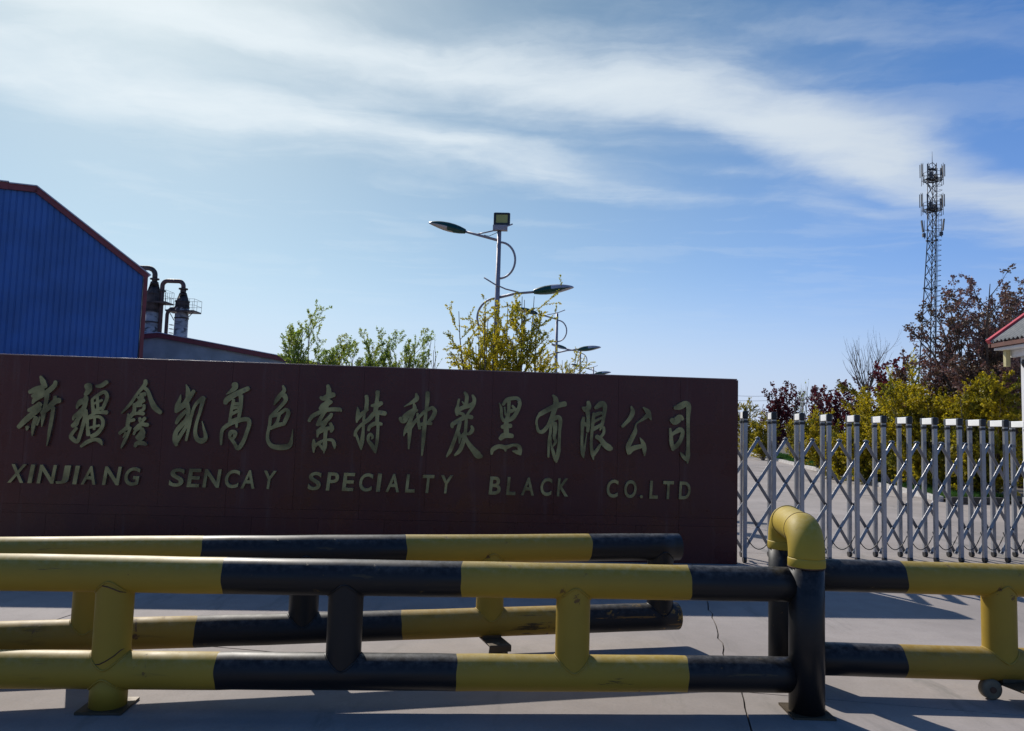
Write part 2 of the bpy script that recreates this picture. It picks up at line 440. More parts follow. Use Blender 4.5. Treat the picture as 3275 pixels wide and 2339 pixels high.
# traced strokes: (along, height, width) in millimetres on the wall
CHARS = [
[[(794,1825,26),(819,1777,55),(844,1723,53)],[(696,1657,42),(757,1687,60),(855,1728,42)],[(726,1614,32),(771,1643,68),(821,1689,63)],[(734,1541,21),(760,1588,53),(825,1629,50),(885,1674,53),(939,1731,48),(951,1776,37)],[(872,1636,53),(872,1570,42),(857,1482,39),(852,1411,42),(845,1301,10)],[(700,1466,37),(767,1495,63),(811,1535,58)],[(814,1491,47),(745,1429,60),(677,1362,58),(614,1289,44)],[(780,1392,47),(760,1299,39),(757,1201,13)],[(821,1399,21),(798,1316,21)],[(839,1443,47),(898,1499,53),(961,1567,58),(1005,1579,55)],[(958,1616,37),(964,1567,42)],[(948,1501,39),(941,1386,39),(927,1249,34),(912,1102,10)],[(703,1292,42),(700,1259,16)]],
[[(1283,1745,82),(1291,1699,64),(1263,1648,40)],[(1270,1621,48),(1262,1582,64),(1221,1570,61),(1194,1536,40),(1184,1503,21)],[(1273,1582,42),(1257,1510,48),(1208,1449,50),(1166,1414,37),(1155,1379,18)],[(1254,1472,53),(1207,1394,45),(1184,1338,58),(1154,1316,42)],[(1272,1483,48),(1279,1423,48),(1263,1341,40),(1240,1231,37),(1213,1154,40),(1152,1196,45),(1155,1234,37),(1198,1295,32)],[(1368,1742,32),(1416,1747,45),(1471,1790,45)],[(1336,1595,32),(1346,1530,34),(1361,1459,42)],[(1335,1601,27),(1396,1652,32),(1457,1682,40),(1487,1633,37),(1466,1555,37),(1444,1494,32)],[(1354,1555,24),(1437,1596,29)],[(1385,1647,29),(1400,1509,32)],[(1360,1475,40),(1442,1516,29)],[(1311,1416,32),(1393,1462,29),(1494,1468,45)],[(1302,1397,32),(1308,1315,32),(1324,1228,45)],[(1317,1403,29),(1412,1422,32),(1459,1385,37),(1459,1319,37),(1413,1247,45),(1357,1212,42)],[(1376,1404,27),(1378,1289,29)],[(1314,1298,24),(1429,1329,27)],[(1259,1106,29),(1324,1157,42),(1397,1181,37),(1445,1166,45),(1472,1125,13)]],
[[(1866,1817,40),(1861,1772,43),(1792,1676,32),(1725,1563,32),(1643,1465,16)],[(1863,1739,38),(1898,1707,38),(1936,1614,48),(1978,1538,59),(2044,1482,43)],[(1825,1666,35),(1870,1673,46)],[(1794,1643,27),(1861,1601,46)],[(1841,1667,48),(1825,1589,59),(1768,1548,40)],[(1767,1565,32),(1772,1488,40),(1734,1426,43)],[(1785,1546,32),(1838,1556,37)],[(1870,1557,32),(1867,1513,32),(1826,1489,32)],[(1769,1460,32),(1816,1470,35),(1870,1466,40)],[(1716,1458,21),(1720,1393,45),(1713,1337,37)],[(1721,1382,32),(1778,1400,37)],[(1724,1338,32),(1684,1298,27),(1636,1256,29)],[(1746,1316,29),(1715,1222,32),(1688,1156,32),(1665,1098,13)],[(1639,1247,27),(1690,1282,21),(1736,1319,24)],[(1702,1260,29),(1679,1210,11)],[(1836,1418,32),(1849,1380,37),(1889,1420,37)],[(1785,1301,21),(1846,1352,37),(1921,1349,43)],[(1786,1246,24),(1802,1285,29),(1853,1325,35)],[(1870,1309,35),(1870,1260,67),(1839,1215,64)],[(1817,1220,32),(1856,1193,37),(1891,1227,27)],[(1807,1121,32),(1827,1154,45),(1891,1156,45),(1918,1140,29)]],
[[(2239,1679,11),(2231,1624,35),(2211,1556,51),(2202,1495,32)],[(2202,1493,27),(2252,1547,59),(2293,1592,57),(2327,1654,57),(2374,1723,38)],[(2289,1787,11),(2311,1732,43),(2315,1665,49)],[(2304,1582,62),(2330,1516,40),(2314,1421,40),(2259,1348,51),(2215,1280,46),(2212,1203,56),(2226,1143,32)],[(2212,1374,30),(2238,1430,46),(2303,1509,38)],[(2227,1182,46),(2270,1260,40),(2323,1361,35),(2361,1450,35),(2383,1540,32),(2417,1602,38),(2476,1654,49)],[(2361,1450,32),(2346,1339,32),(2325,1198,27)],[(2476,1654,49),(2454,1520,35),(2424,1397,32),(2414,1286,40),(2440,1215,49),(2490,1197,59),(2525,1234,43),(2504,1316,27),(2478,1404,8)]],
[[(2794,1809,68),(2796,1770,60),(2744,1721,27),(2713,1699,11)],[(2707,1605,46),(2727,1645,60),(2821,1709,57),(2938,1769,49)],[(2792,1641,33),(2780,1563,33),(2771,1485,33),(2762,1412,30)],[(2866,1688,49),(2870,1610,41),(2866,1532,41),(2857,1454,35)],[(2795,1600,33),(2863,1602,33)],[(2784,1491,33),(2853,1532,33)],[(2786,1558,41),(2846,1565,33)],[(2772,1413,33),(2847,1443,38)],[(2831,1437,44),(2841,1354,22)],[(2689,1164,22),(2686,1261,34),(2699,1327,38),(2758,1379,46),(2838,1417,46),(2945,1440,46),(2970,1391,44),(2948,1296,39),(2915,1195,43),(2867,1127,43),(2823,1187,35),(2774,1246,33)],[(2773,1258,33),(2785,1297,46),(2828,1292,46),(2820,1242,33),(2795,1214,24)]],
[[(3301,1809,22),(3317,1759,40),(3271,1696,47),(3238,1644,38),(3218,1602,16)],[(3320,1708,55),(3339,1659,44),(3293,1590,38),(3241,1532,38),(3184,1472,34)],[(3200,1481,38),(3276,1506,38),(3344,1555,36),(3374,1520,44),(3350,1446,44),(3333,1401,38)],[(3281,1506,33),(3263,1427,33),(3233,1382,27)],[(3187,1469,36),(3183,1386,34),(3167,1274,34),(3179,1208,39),(3228,1159,49),(3327,1151,60),(3402,1175,52),(3423,1254,25),(3428,1348,5)],[(3191,1347,33),(3271,1388,47),(3341,1402,34)]],
[[(3776,1827,36),(3789,1785,50),(3792,1718,61)],[(3704,1698,28),(3733,1685,47),(3787,1712,58),(3844,1731,53)],[(3707,1575,41),(3747,1610,66),(3823,1654,36)],[(3789,1673,53),(3759,1593,66),(3753,1542,53)],[(3595,1440,33),(3631,1494,44),(3723,1544,44),(3805,1569,44),(3910,1573,44),(3934,1554,17)],[(3751,1537,41),(3710,1457,41),(3686,1398,33)],[(3688,1412,44),(3745,1425,44),(3809,1483,44),(3832,1522,36)],[(3793,1471,33),(3763,1408,36),(3726,1363,39),(3689,1334,33)],[(3823,1421,33),(3844,1372,44),(3835,1332,28)],[(3700,1323,44),(3770,1358,44),(3842,1372,39)],[(3692,1272,17),(3698,1317,39)],[(3777,1342,44),(3775,1264,39),(3776,1180,47),(3769,1102,11)],[(3655,1243,22),(3660,1182,45),(3661,1107,16)],[(3664,1171,33),(3717,1212,36),(3771,1241,25),(3848,1243,34),(3875,1199,40),(3881,1155,17)],[(3718,1195,28),(3762,1141,33)]],
[[(4193,1728,40),(4201,1674,40),(4196,1590,45)],[(4103,1604,11),(4111,1553,39),(4106,1480,36),(4102,1441,17)],[(4109,1475,36),(4151,1532,45),(4213,1585,28)],[(4180,1561,33),(4176,1471,29),(4175,1359,31),(4169,1247,44),(4162,1149,14)],[(4089,1297,28),(4098,1345,34),(4145,1408,34),(4226,1473,46),(4279,1536,50),(4329,1552,50),(4402,1545,50)],[(4099,1317,25),(4125,1251,28),(4159,1162,19)],[(4311,1777,48),(4311,1712,39),(4303,1621,50),(4295,1559,46)],[(4253,1625,28),(4309,1633,56),(4358,1657,45)],[(4318,1537,45),(4319,1458,40)],[(4231,1358,28),(4246,1400,40),(4306,1436,46),(4368,1429,35)],[(4330,1448,33),(4331,1363,33),(4328,1251,35),(4314,1122,22)],[(4311,1125,17),(4283,1188,47),(4236,1248,34),(4236,1299,34),(4258,1316,33),(4281,1289,28),(4269,1266,17)]],
[[(4727,1770,23),(4734,1717,52),(4680,1672,34),(4603,1625,8)],[(4563,1499,39),(4600,1478,73),(4635,1530,67),(4706,1583,56),(4745,1590,28)],[(4706,1662,23),(4716,1606,46),(4689,1520,40),(4661,1440,46),(4630,1377,40),(4610,1309,11)],[(4642,1361,45),(4674,1401,53),(4733,1476,35),(4824,1578,35),(4907,1626,37)],[(4674,1401,45),(4672,1305,39),(4669,1173,17)],[(4749,1556,24),(4761,1477,35),(4781,1393,34)],[(4850,1786,45),(4851,1695,46),(4841,1592,35),(4834,1479,41),(4827,1366,45),(4821,1225,35),(4814,1107,17)],[(4907,1626,37),(4937,1584,46),(4911,1515,46),(4879,1480,34)],[(4774,1432,35),(4857,1457,42),(4902,1450,37)]],
[[(5252,1801,28),(5277,1759,41),(5274,1685,41)],[(5193,1725,24),(5183,1660,29),(5177,1603,52),(5179,1552,29)],[(5185,1603,46),(5247,1639,47),(5325,1664,47),(5358,1699,35)],[(5339,1773,23),(5360,1728,41),(5349,1654,35),(5284,1555,23)],[(5227,1701,11),(5257,1668,26)],[(5203,1575,34),(5247,1559,34),(5240,1508,41)],[(5130,1417,31),(5134,1451,46),(5201,1496,46),(5284,1538,47),(5341,1531,45)],[(5212,1479,41),(5193,1388,41),(5152,1262,41),(5116,1160,41),(5079,1097,17)],[(5280,1504,34),(5275,1379,35),(5262,1288,46),(5223,1174,46),(5168,1116,24)],[(5205,1360,24),(5215,1315,35),(5212,1244,11)],[(5218,1304,29),(5259,1356,24)],[(5291,1348,24),(5324,1358,37),(5351,1398,43),(5339,1437,24)],[(5275,1311,35),(5311,1250,46),(5370,1178,63),(5423,1123,74),(5460,1110,34)]],
[[(5635,1697,11),(5657,1640,30),(5665,1549,31),(5687,1504,35)],[(5676,1681,31),(5725,1739,43),(5828,1754,41),(5858,1709,41),(5849,1646,41),(5800,1553,47),(5744,1515,47),(5681,1510,35)],[(5740,1717,41),(5740,1631,35),(5731,1551,47),(5716,1477,51),(5718,1414,57),(5726,1352,57)],[(5694,1653,18),(5705,1568,18)],[(5779,1672,23),(5800,1633,36),(5741,1591,24)],[(5752,1615,34),(5837,1634,36)],[(5672,1436,41),(5711,1445,57),(5768,1453,47)],[(5658,1308,47),(5703,1346,63),(5789,1342,47)],[(5567,1138,24),(5579,1189,47),(5644,1225,46),(5718,1216,47),(5797,1243,30),(5855,1236,41),(5876,1197,47),(5881,1141,24)],[(5713,1204,35),(5719,1176,18)],[(5794,1178,11),(5845,1168,47),(5868,1155,35)]],
[[(6225,1801,23),(6255,1759,53),(6256,1699,59),(6235,1612,53),(6208,1531,47),(6176,1462,41),(6120,1400,46),(6073,1407,34),(6051,1481,26),(6054,1538,24),(6086,1590,36)],[(6086,1588,47),(6160,1633,53),(6245,1675,59),(6302,1697,59),(6360,1711,59)],[(6242,1561,65),(6212,1486,36),(6206,1400,30),(6192,1285,30),(6190,1126,24)],[(6243,1549,53),(6294,1560,47),(6313,1517,42),(6307,1403,33),(6305,1260,35),(6298,1175,46),(6278,1072,24)],[(6271,1089,36),(6240,1184,36),(6218,1258,17),(6212,1343,15)],[(6250,1492,53),(6257,1430,47),(6248,1338,33),(6266,1293,33),(6233,1235,15)]],
[[(6617,1740,38),(6625,1689,57),(6594,1658,69),(6557,1675,26)],[(6614,1628,50),(6621,1561,38),(6623,1488,44),(6618,1415,32)],[(6569,1566,32),(6561,1499,44),(6557,1408,32),(6557,1287,32),(6568,1178,44),(6579,1124,12)],[(6570,1505,38),(6604,1488,44)],[(6583,1197,26),(6596,1294,15),(6609,1397,9)],[(6699,1676,38),(6766,1721,69),(6803,1694,51),(6793,1578,38),(6776,1493,37),(6754,1432,15)],[(6681,1618,26),(6677,1551,37),(6663,1380,32),(6661,1259,32),(6672,1181,38),(6689,1109,12)],[(6688,1597,44),(6749,1620,38),(6786,1615,26)],[(6677,1520,32),(6720,1543,28),(6775,1572,26)],[(6679,1441,44),(6734,1473,38),(6776,1505,26)],[(6685,1157,38),(6727,1219,38),(6762,1274,26)],[(6795,1466,32),(6797,1408,32),(6767,1359,32)],[(6718,1361,50),(6761,1335,50),(6811,1276,63),(6864,1241,69),(6889,1235,38)]],
[[(7100,1704,19),(7117,1643,51),(7084,1569,45),(7005,1481,32)],[(7237,1696,19),(7287,1651,57),(7310,1600,39),(7323,1564,16)],[(7294,1618,57),(7233,1567,32),(7159,1510,15),(7148,1431,45),(7112,1351,51),(7071,1258,51),(7081,1186,38)],[(7078,1198,57),(7126,1242,57),(7213,1268,45),(7250,1269,38)],[(7205,1359,12),(7237,1305,45),(7253,1245,51),(7258,1167,15)]],
[[(7592,1704,39),(7648,1721,70),(7717,1754,64),(7748,1718,58),(7743,1595,41),(7746,1411,39),(7747,1259,39),(7745,1179,51),(7743,1097,16)],[(7730,1130,32),(7692,1169,39),(7660,1214,12)],[(7556,1571,51),(7594,1553,76),(7650,1595,76),(7684,1581,33)],[(7542,1472,26),(7552,1393,39),(7560,1308,45),(7579,1242,39)],[(7558,1406,39),(7589,1428,39),(7651,1463,57),(7683,1434,45),(7659,1348,45),(7622,1292,51),(7579,1260,51)]]]
LETTERS = [('X',0.555,0.714,0.712,0.904),('I',0.746,0.815,0.711,0.904),('N',0.847,1.016,0.711,0.904),('J',1.032,1.159,0.711,0.903),('I',1.197,1.263,0.71,0.903),('A',1.292,1.438,0.71,0.903),('N',1.505,1.673,0.71,0.903),('G',1.718,1.868,0.709,0.902),('S',2.18,2.328,0.709,0.902),('E',2.367,2.493,0.708,0.902),('N',2.529,2.7,0.708,0.901),('C',2.749,2.896,0.708,0.901),('A',2.925,3.068,0.707,0.901),('Y',3.141,3.275,0.707,0.9),('S',3.62,3.756,0.706,0.9),('P',3.815,3.938,0.706,0.9),('E',3.984,4.104,0.705,0.899),('C',4.157,4.297,0.705,0.899),('I',4.347,4.394,0.705,0.899),('A',4.448,4.591,0.705,0.899),('L',4.655,4.756,0.704,0.898),('T',4.827,4.951,0.704,0.898),('Y',5.022,5.151,0.704,0.898),('B',5.555,5.681,0.703,0.897),('L',5.746,5.845,0.702,0.897),('A',5.907,6.048,0.702,0.897),('C',6.113,6.237,0.702,0.897),('K',6.299,6.423,0.701,0.896),('C',6.843,6.969,0.7,0.896),('O',7.039,7.175,0.7,0.895),('.',7.217,7.249,0.7,0.895),('L',7.322,7.417,0.699,0.895),('T',7.47,7.589,0.699,0.895),('D',7.653,7.78,0.699,0.894)]


# ------------------------------------------------------------------ ground, slabs, verge, kerb
gm = MB(); gm.quad((-3000, -3000, -0.06), (3000, -3000, -0.06), (3000, 3000, -0.06), (-3000, 3000, -0.06))
structure(gm.build('ground', M_earth, fix=False))
rngS = random.Random(5)
RD = math.radians(9.9)                                   # heading of the factory road
E1 = Vector((math.cos(RD), -math.sin(RD), 0)); E2 = Vector((math.sin(RD), math.cos(RD), 0))
ROAD0 = Vector((1.742, 6.787, 0))                        # a point on the open joint by the barrier
bed = MB()
def rp(a, b, z=0.0):
    p = ROAD0 + E1 * a + E2 * b; return Vector((p.x, p.y, z))
bed.quad(rp(-15, -9, -0.03), rp(8.5, -9, -0.03), rp(8.5, 70, -0.03), rp(-15, 70, -0.03))
pavement = structure(bed.build('concrete_road', M_joint, fix=False))
NA, SA, SB = 5, 4.6, 5.2
def edge_a(i, b):      # ragged long joint i at distance b
    r = random.Random(int(i * 1000 + round(b * 8))); r2 = random.Random(int(i * 77 + math.floor(b / 0.9)))
    k = 0.014 if i == 3 else 0.003
    return (i - 3) * SA + (r.uniform(-k, k) + r2.uniform(-k, k)) * (1 if b < 14 else 0.2)
def edge_b(j, a):
    r = random.Random(int(j * 991 + round(a * 8)))
    return -7.6 + j * SB + r.uniform(-0.004, 0.004)
for i in range(0, NA):
    for j in range(0, 14):
        gap = 0.0045 if i in (2, 3) else 0.003
        near = j < 4
        nb = 42 if near else 4
        b0, b1 = edge_b(j, 0), edge_b(j + 1, 0)
        pts = []
        bs_ = [b0 + 0.006 + (b1 - b0 - 0.012) * k / nb for k in range(nb + 1)]
        for b in bs_: pts.append((edge_a(i + 1, b) - gap, b))
        for b in reversed(bs_): pts.append((edge_a(i, b) + gap, b))
        s = MB(); lift = rngS.uniform(-0.003, 0.003)
        s.prism(pts, lambda x, y, t: rp(x, y, -0.025 + t * (0.025 + lift)))
        o = s.build('concrete_slab', M_conc, pavement)
KX = lambda Y: 9.99 + (Y - 17.8) * 0.188
verge = MB()
vy = [17.6 + 2.5 * k for k in range(25)]
for a, b in zip(vy, vy[1:]):
    verge.quad((KX(a) + 0.05, a, 0.07), (KX(a) + 16, a, 0.07), (KX(b) + 16, b, 0.07), (KX(b) + 0.05, b, 0.07))
structure(verge.build('planting_bed', M_soil, fix=False))
kerb = bpy.data.objects.new('kerb', None); COL.objects.link(kerb); structure(kerb); kerb.location = (KX(17.8), 17.8, 0)
kd = Vector((0.188, 1, 0)).normalized(); ka = math.atan2(kd.y, kd.x)
km = MB(); km.box((0, 0, 0.055), (0.735, 0.13, 0.15)); kme = km.mesh('kerb_stone', M_kerb)
for k in range(62):
    p = kd * (0.75 * k + 0.37)
    o = put('kerb_stone', kme, kerb, 0.012 if k < 25 else 0, (p.x, p.y, rngS.uniform(-0.012, 0.008)), (rngS.uniform(-.02, .02), rngS.uniform(-.01, .01), ka + rngS.uniform(-0.02, 0.02)))
ek = MB(); ek.bar((9.93, 17.32, 0.08), (11.26, 17.55, 0.08), 0.16, 0.14)
structure(ek.build('bed_edging', M_dark, bevel=0.01))

# ------------------------------------------------------------------ company sign wall
ST = math.atan(0.0695)
SL = 8.307
sign = thing('sign_wall', 'long dark red granite wall with raised gold Chinese and English company lettering', 'sign', (-5.75, 7.999, 0), ST)
core = MB(); core.box((SL / 2, 0.135, 1.018), (SL - 0.01, 0.21, 2.036)); core.build('core', M_mortar, sign)
rows = [(0.0, 0.405), (0.405, 0.497), (0.497, 2.04)]
def slab_cols(r):
    e = [7.66 - 0.70 * k for k in range(12)][::-1]
    if r == 0: e = [x - 0.42 for x in e if x - 0.42 > 0.2] + [7.18, 7.66]; e = sorted(set(round(x, 3) for x in e))
    if r == 1: e = [x for k, x in enumerate(e) if k % 2 == 0] + [7.66]
    e = sorted(set([0.0] + [x for x in e if 0.05 < x < SL] + [SL])); return e
for r, (z0, z1) in enumerate(rows):
    e = slab_cols(r)
    for a, b in zip(e, e[1:]):
        s = MB(); pr = rngS.uniform(-0.0012, 0.0012); g = 0.001
        if a > 7.6: pr -= 0.004
        s.box(((a + b) / 2, 0.014 + pr, (z0 + z1) / 2), (b - a - 2 * g, 0.028, z1 - z0 - 2 * g)); s.build('granite_slab', M_granite, sign)
        if r < 2: continue
cp = MB(); cp.box((SL / 2, 0.12, 2.0465), (SL + 0.004, 0.252, 0.012)); cp.build('coping_glint', M_coping_glint, sign, 0.002)  # thin top strip, its lighter tone standing in for sun glint
for a, b in zip(slab_cols(2), slab_cols(2)[1:]):
    s = MB(); s.box(((a + b) / 2, 0.252, 1.02), (b - a - 0.004, 0.02, 2.03)); s.build('granite_slab', M_granite, sign)
es = MB(); es.box((SL + 0.006, 0.12, 1.02), (0.02, 0.236, 2.036)); es.build('granite_slab', M_granite, sign)


def spline(st, sub=5):
    P = [Vector(q) for q in st]; out = []
    n = len(P)
    for i in range(n - 1):
        p0 = P[i - 1] if i > 0 else P[i] * 2 - P[i + 1]
        p1, p2 = P[i], P[i + 1]
        p3 = P[i + 2] if i + 2 < n else P[i + 1] * 2 - P[i]
        for k in range(sub):
            t = k / sub
            q = (p1 * 2 + (p2 - p0) * t + (p0 * 2 - p1 * 5 + p2 * 4 - p3) * t * t + (p1 * 3 - p0 - p2 * 3 + p3) * t ** 3) * 0.5
            out.append(q)
    out.append(P[-1]); return out


def brush(mb, st, depth0, depth1):
    """one raised brush stroke of a character: outline of a tapered ribbon, given depth"""
    pts = spline(st)
    left, right = [], []
    n = len(pts)
    for i, q in enumerate(pts):
        a = pts[max(0, i - 1)]; b = pts[min(n - 1, i + 1)]
        d = Vector((b.x - a.x, b.y - a.y)); d.normalize() if d.length > 1e-6 else None
        nv = Vector((-d.y, d.x)); h = max(3.0, q.z * 0.5)
        left.append((q.x + nv.x * h, q.y + nv.y * h)); right.append((q.x - nv.x * h, q.y - nv.y * h))
    def cap(q, d, h, n0):
        return [(q.x + (math.cos(a) * n0[0] + math.sin(a) * d[0]) * h, q.y + (math.cos(a) * n0[1] + math.sin(a) * d[1]) * h) for a in (math.pi * 0.25, math.pi * 0.5, math.pi * 0.75)]
    q0, q1 = pts[0], pts[-1]
    d0 = Vector((pts[1].x - q0.x, pts[1].y - q0.y)).normalized(); d1 = Vector((q1.x - pts[-2].x, q1.y - pts[-2].y)).normalized()
    c1 = cap(q1, (d1.x * 0.7, d1.y * 0.7), max(3, q1.z / 2), (-d1.y, d1.x))
    c0 = cap(q0, (-d0.x * 0.7, -d0.y * 0.7), max(3, q0.z / 2), (d0.y, -d0.x))
    # front faces as a strip so that tight bends stay clean
    b = len(mb.v); S = 0.001
    for (l, r) in zip(left, right):
        for dd in (-depth1, -depth0):
            mb.v.append((l[0] * S, dd, l[1] * S)); mb.v.append((r[0] * S, dd, r[1] * S))
    for i in range(n - 1):
        o = b + i * 4; p = o + 4
        mb.face((o, o + 1, p + 1, p), 0); mb.face((o, p, p + 2, o + 2), 1); mb.face((o + 1, o + 3, p + 3, p + 1), 1)
    for (L, R, C, idx) in ((left[-1], right[-1], c1, n - 1), (right[0], left[0], c0, 0)):
        k = len(mb.v); poly = [L] + C + [R]
        for dd in (-depth1, -depth0):
            for x, y in poly: mb.v.append((x * S, dd, y * S))
        m_ = len(poly)
        mb.face([k + i for i in range(m_)], 0)
        for i in range(m_ - 1): mb.face((k + i, k + i + 1, k + m_ + i + 1, k + m_ + i), 1)


for st in CHARS:
    mb = MB()
    for k, q in enumerate(st): brush(mb, q, -0.004, 0.030 + 0.0004 * k)
    mb.build('character', [M_gold, M_goldside], sign, fix=False)
for ch, u0, u1, v0, v1 in LETTERS:
    cu = bpy.data.curves.new('letter', 'FONT'); cu.body = ch; cu.size = 1.0; cu.offset = 0.021; cu.extrude = 0.05; cu.resolution_u = 6
    tmp = bpy.data.objects.new('letter_tmp', cu); COL.objects.link(tmp)
    bpy.context.view_layer.update()
    dg = bpy.context.evaluated_depsgraph_get()
    me = bpy.data.meshes.new_from_object(tmp.evaluated_get(dg))
    bpy.data.objects.remove(tmp); bpy.data.curves.remove(cu)
    co = np.empty(len(me.vertices) * 3); me.vertices.foreach_get('co', co); co = co.reshape(-1, 3)
    lo, hi = co.min(0), co.max(0)
    if ch == '.': v1 = v0 + 0.035; u1 = u0 + 0.034
    if ch == 'J': u0 += 0.0
    if ch == 'I': uc = (u0 + u1) / 2 - 0.004; u0, u1 = uc - 0.021, uc + 0.021
    new = np.empty_like(co)
    new[:, 0] = u0 + (co[:, 0] - lo[0]) / (hi[0] - lo[0]) * (u1 - u0)
    new[:, 2] = v0 + (co[:, 1] - lo[1]) / (hi[1] - lo[1]) * (v1 - v0)
    new[:, 1] = 0.004 - (co[:, 2] - lo[2]) / (hi[2] - lo[2]) * 0.034
    new[:, 0] += (new[:, 2] - 0.8) * math.tan(math.radians(7.5 - 5.0 * u0 / 8))
    me.vertices.foreach_set('co', new.ravel()); me.name = 'letter'
    me.materials.clear(); me.materials.append(M_gold); me.materials.append(M_goldside)
    me.polygons.foreach_set('use_smooth', [False] * len(me.polygons)); me.update()
    me.polygons.foreach_set('material_index', [0 if abs(p.normal.y) > 0.7 else 1 for p in me.polygons])
    put('letter', me, sign)

# ------------------------------------------------------------------ pipe barriers
PR = 0.0905
ZT, ZB = 0.650, 0.180
PAINTS = [M_yel, M_blk]
def wobble(r): return r.uniform(-0.0015, 0.0015)
def rail(x0, x1, bands, first, z, parent, name, n=36, paints=None):
    xs = sorted(set([x0, x1] + [b for b in bands if x0 < b < x1] + [x0 + 0.25 * k for k in range(1, int((x1 - x0) / 0.25) + 1) if x0 + 0.25 * k < x1]))
    mats = []
    for a, b in zip(xs, xs[1:]):
        mid = (a + b) / 2; k = sum(1 for q in bands if q < mid); mats.append((first + k) % 2)
    r = random.Random(int(z * 1000 + x0 * 10))
    mb = MB(); mb.tube([(x, wobble(r), z + wobble(r)) for x in xs], PR, n, True, mats=mats)
    for i, x in enumerate(xs):          # hand painted edges of the bands
        if any(abs(x - q) < 1e-6 for q in bands):
            f1, f2, f3 = r.uniform(0, 6.3), r.uniform(0, 6.3), r.uniform(-0.006, 0.006)
            for j in range(n):
                v = mb.v[i * n + j]; a = 2 * math.pi * j / n
                mb.v[i * n + j] = (v[0] + 0.0035 * math.sin(2 * a + f1) + 0.002 * math.sin(5 * a + f2) + f3 * math.sin(a), v[1], v[2])
    return mb.build(name, paints or PAINTS, parent)
def saddle(x, z, up, mat, parent, name='weld_seam'):
    """weld bead where a post pipe of the same bore meets the rail"""
    pts = []
    for k in range(41):
        a = 2 * math.pi * k / 40
        zz = math.sqrt(max(0, PR * PR - (PR * 0.97 * math.sin(a)) ** 2))
        pts.append((x + (PR + 0.001) * math.cos(a), (PR + 0.001) * math.sin(a), z + (zz if up else -zz)))
    mb = MB(); mb.tube(pts, 0.0042, 6, False); return mb.build(name, mat, parent)
def post(x, mi, parent, z0=ZB, z1=ZT, beads=True):
    mb = MB(); mb.tube([(x, 0, z0), (x, 0, (z0 + z1) / 2), (x, 0, z1)], PR - 0.0015, 32, False)
    o = mb.build('post', PAINTS[mi], parent)
    if beads:
        bm_ = M_rust if False and x < -1.6 and mi == 0 and parent.rotation_euler[2] < 0.1 else PAINTS[mi]
        saddle(x, ZT, False, bm_, parent); saddle(x, ZB, True, bm_, parent)
    return o
def caster(x, parent, side):
    """outrigger: plate welded under the rail, reaching forward to a wheel; side = 1 adds a second wheel to its left"""
    br = MB()
    br.box((x, -0.13, 0.096), (0.135, 0.34, 0.012), Matrix.Rotation(math.radians(-5), 3, 'X') @ Matrix.Rotation(math.radians(-6 * side), 3, 'Y'))
    br.box((x, -0.296, 0.094), (0.137, 0.012, 0.036), Matrix.Rotation(math.radians(-6 * side), 3, 'Y'))
    br.box((x, 0.0, 0.105), (0.12, 0.12, 0.03))
    br.build('caster_bracket', M_darksteel, parent, 0.003)
    def wheel(wx, wy):
        wh = MB(); prof = [(-0.026, 0.044), (-0.021, 0.056), (0.021, 0.056), (0.026, 0.044)]
        wh.tube([(wx, wy + y, 0.056) for y, r in prof], [r for y, r in prof], 28)
        w_ = wh.build('wheel', M_wheel, parent)
        hb = MB(); hb.cyl((wx, wy - 0.034, 0.056), (wx, wy + 0.034, 0.056), 0.017, 14); hb.build('hub', M_rust, w_)
    wheel(x + 0.02 * side, -0.245)
    for yy in (-0.21, -0.28): fk = MB(); fk.box((x + 0.02 * side, yy, 0.07), (0.035, 0.008, 0.06)); fk.build('fork', M_darksteel, parent)
    if side:
        wheel(x - 0.125, -0.045)
        ax = MB(); ax.bar((x - 0.125, -0.008, 0.06), (x, -0.008, 0.09), 0.012, 0.035); ax.build('axle_arm', M_darksteel, parent)
def barrier(label, xr, y0, slope, x0, x1, bands, first, posts, casters, legs=(), worn=None):
    rz = math.atan(slope); k = 1 / math.cos(rz)
    t = thing('pipe_barrier', label, 'barrier', (xr, y0 + slope * xr, 0), rz, 'yellow and black pipe barriers')
    L = lambda X: (X - xr) * k
    bb = [L(b) for b in bands]
    rail(L(x0), L(x1), bb, first, ZT, t, 'top_rail'); rail(L(x0), L(x1), [b - 0.008 for b in bb], first, ZB, t, 'bottom_rail', paints=worn)
    for X, mi in posts: post(L(X), mi, t)
    for X, f in casters: caster(L(X), t, f)
    for X, mi in legs:
        mb = MB(); mb.tube([(L(X), 0, 0.012), (L(X), 0, ZB)], PR - 0.003, 28); mb.build('leg', PAINTS[mi], t)
        saddle(L(X), ZB, False, PAINTS[mi], t)
        pl = MB(); pl.box((L(X), 0, 0.006), (0.22, 0.22, 0.012)); pl.build('foot_plate', M_darksteel, t)
    return t
barrier('nearest yellow and black striped pipe barrier, welded to the arched post', -0.23, 4.055, 0.0694, -3.35, 1.56,
        [-2.615, -1.423, -0.231, 0.962], 1, [(-3.10, 1), (-1.959, 0), (-0.816, 1), (0.357, 0)], [], [(-1.959, 0)])
barrier('askew striped pipe barrier behind the nearest one, its black end before the red wall', -0.64, 5.083, 0.241, -3.6, 1.186,
        [-2.98, -1.819, -0.644, 0.546], 1, [(-3.5, 1), (-2.398, 0), (-1.234, 1), (-0.099, 0), (1.06, 1)], [(-0.09, 0)], (), [M_yelworn, M_blkworn])
barrier('striped pipe barrier to the right of the arched post, in front of the steel gate', 2.27, 4.466, 0.0, 1.66, 4.6,
        [2.271, 3.46], 1, [(2.832, 0), (4.0, 1)], [(2.87, 1)], (), [M_yelworn, M_blk])

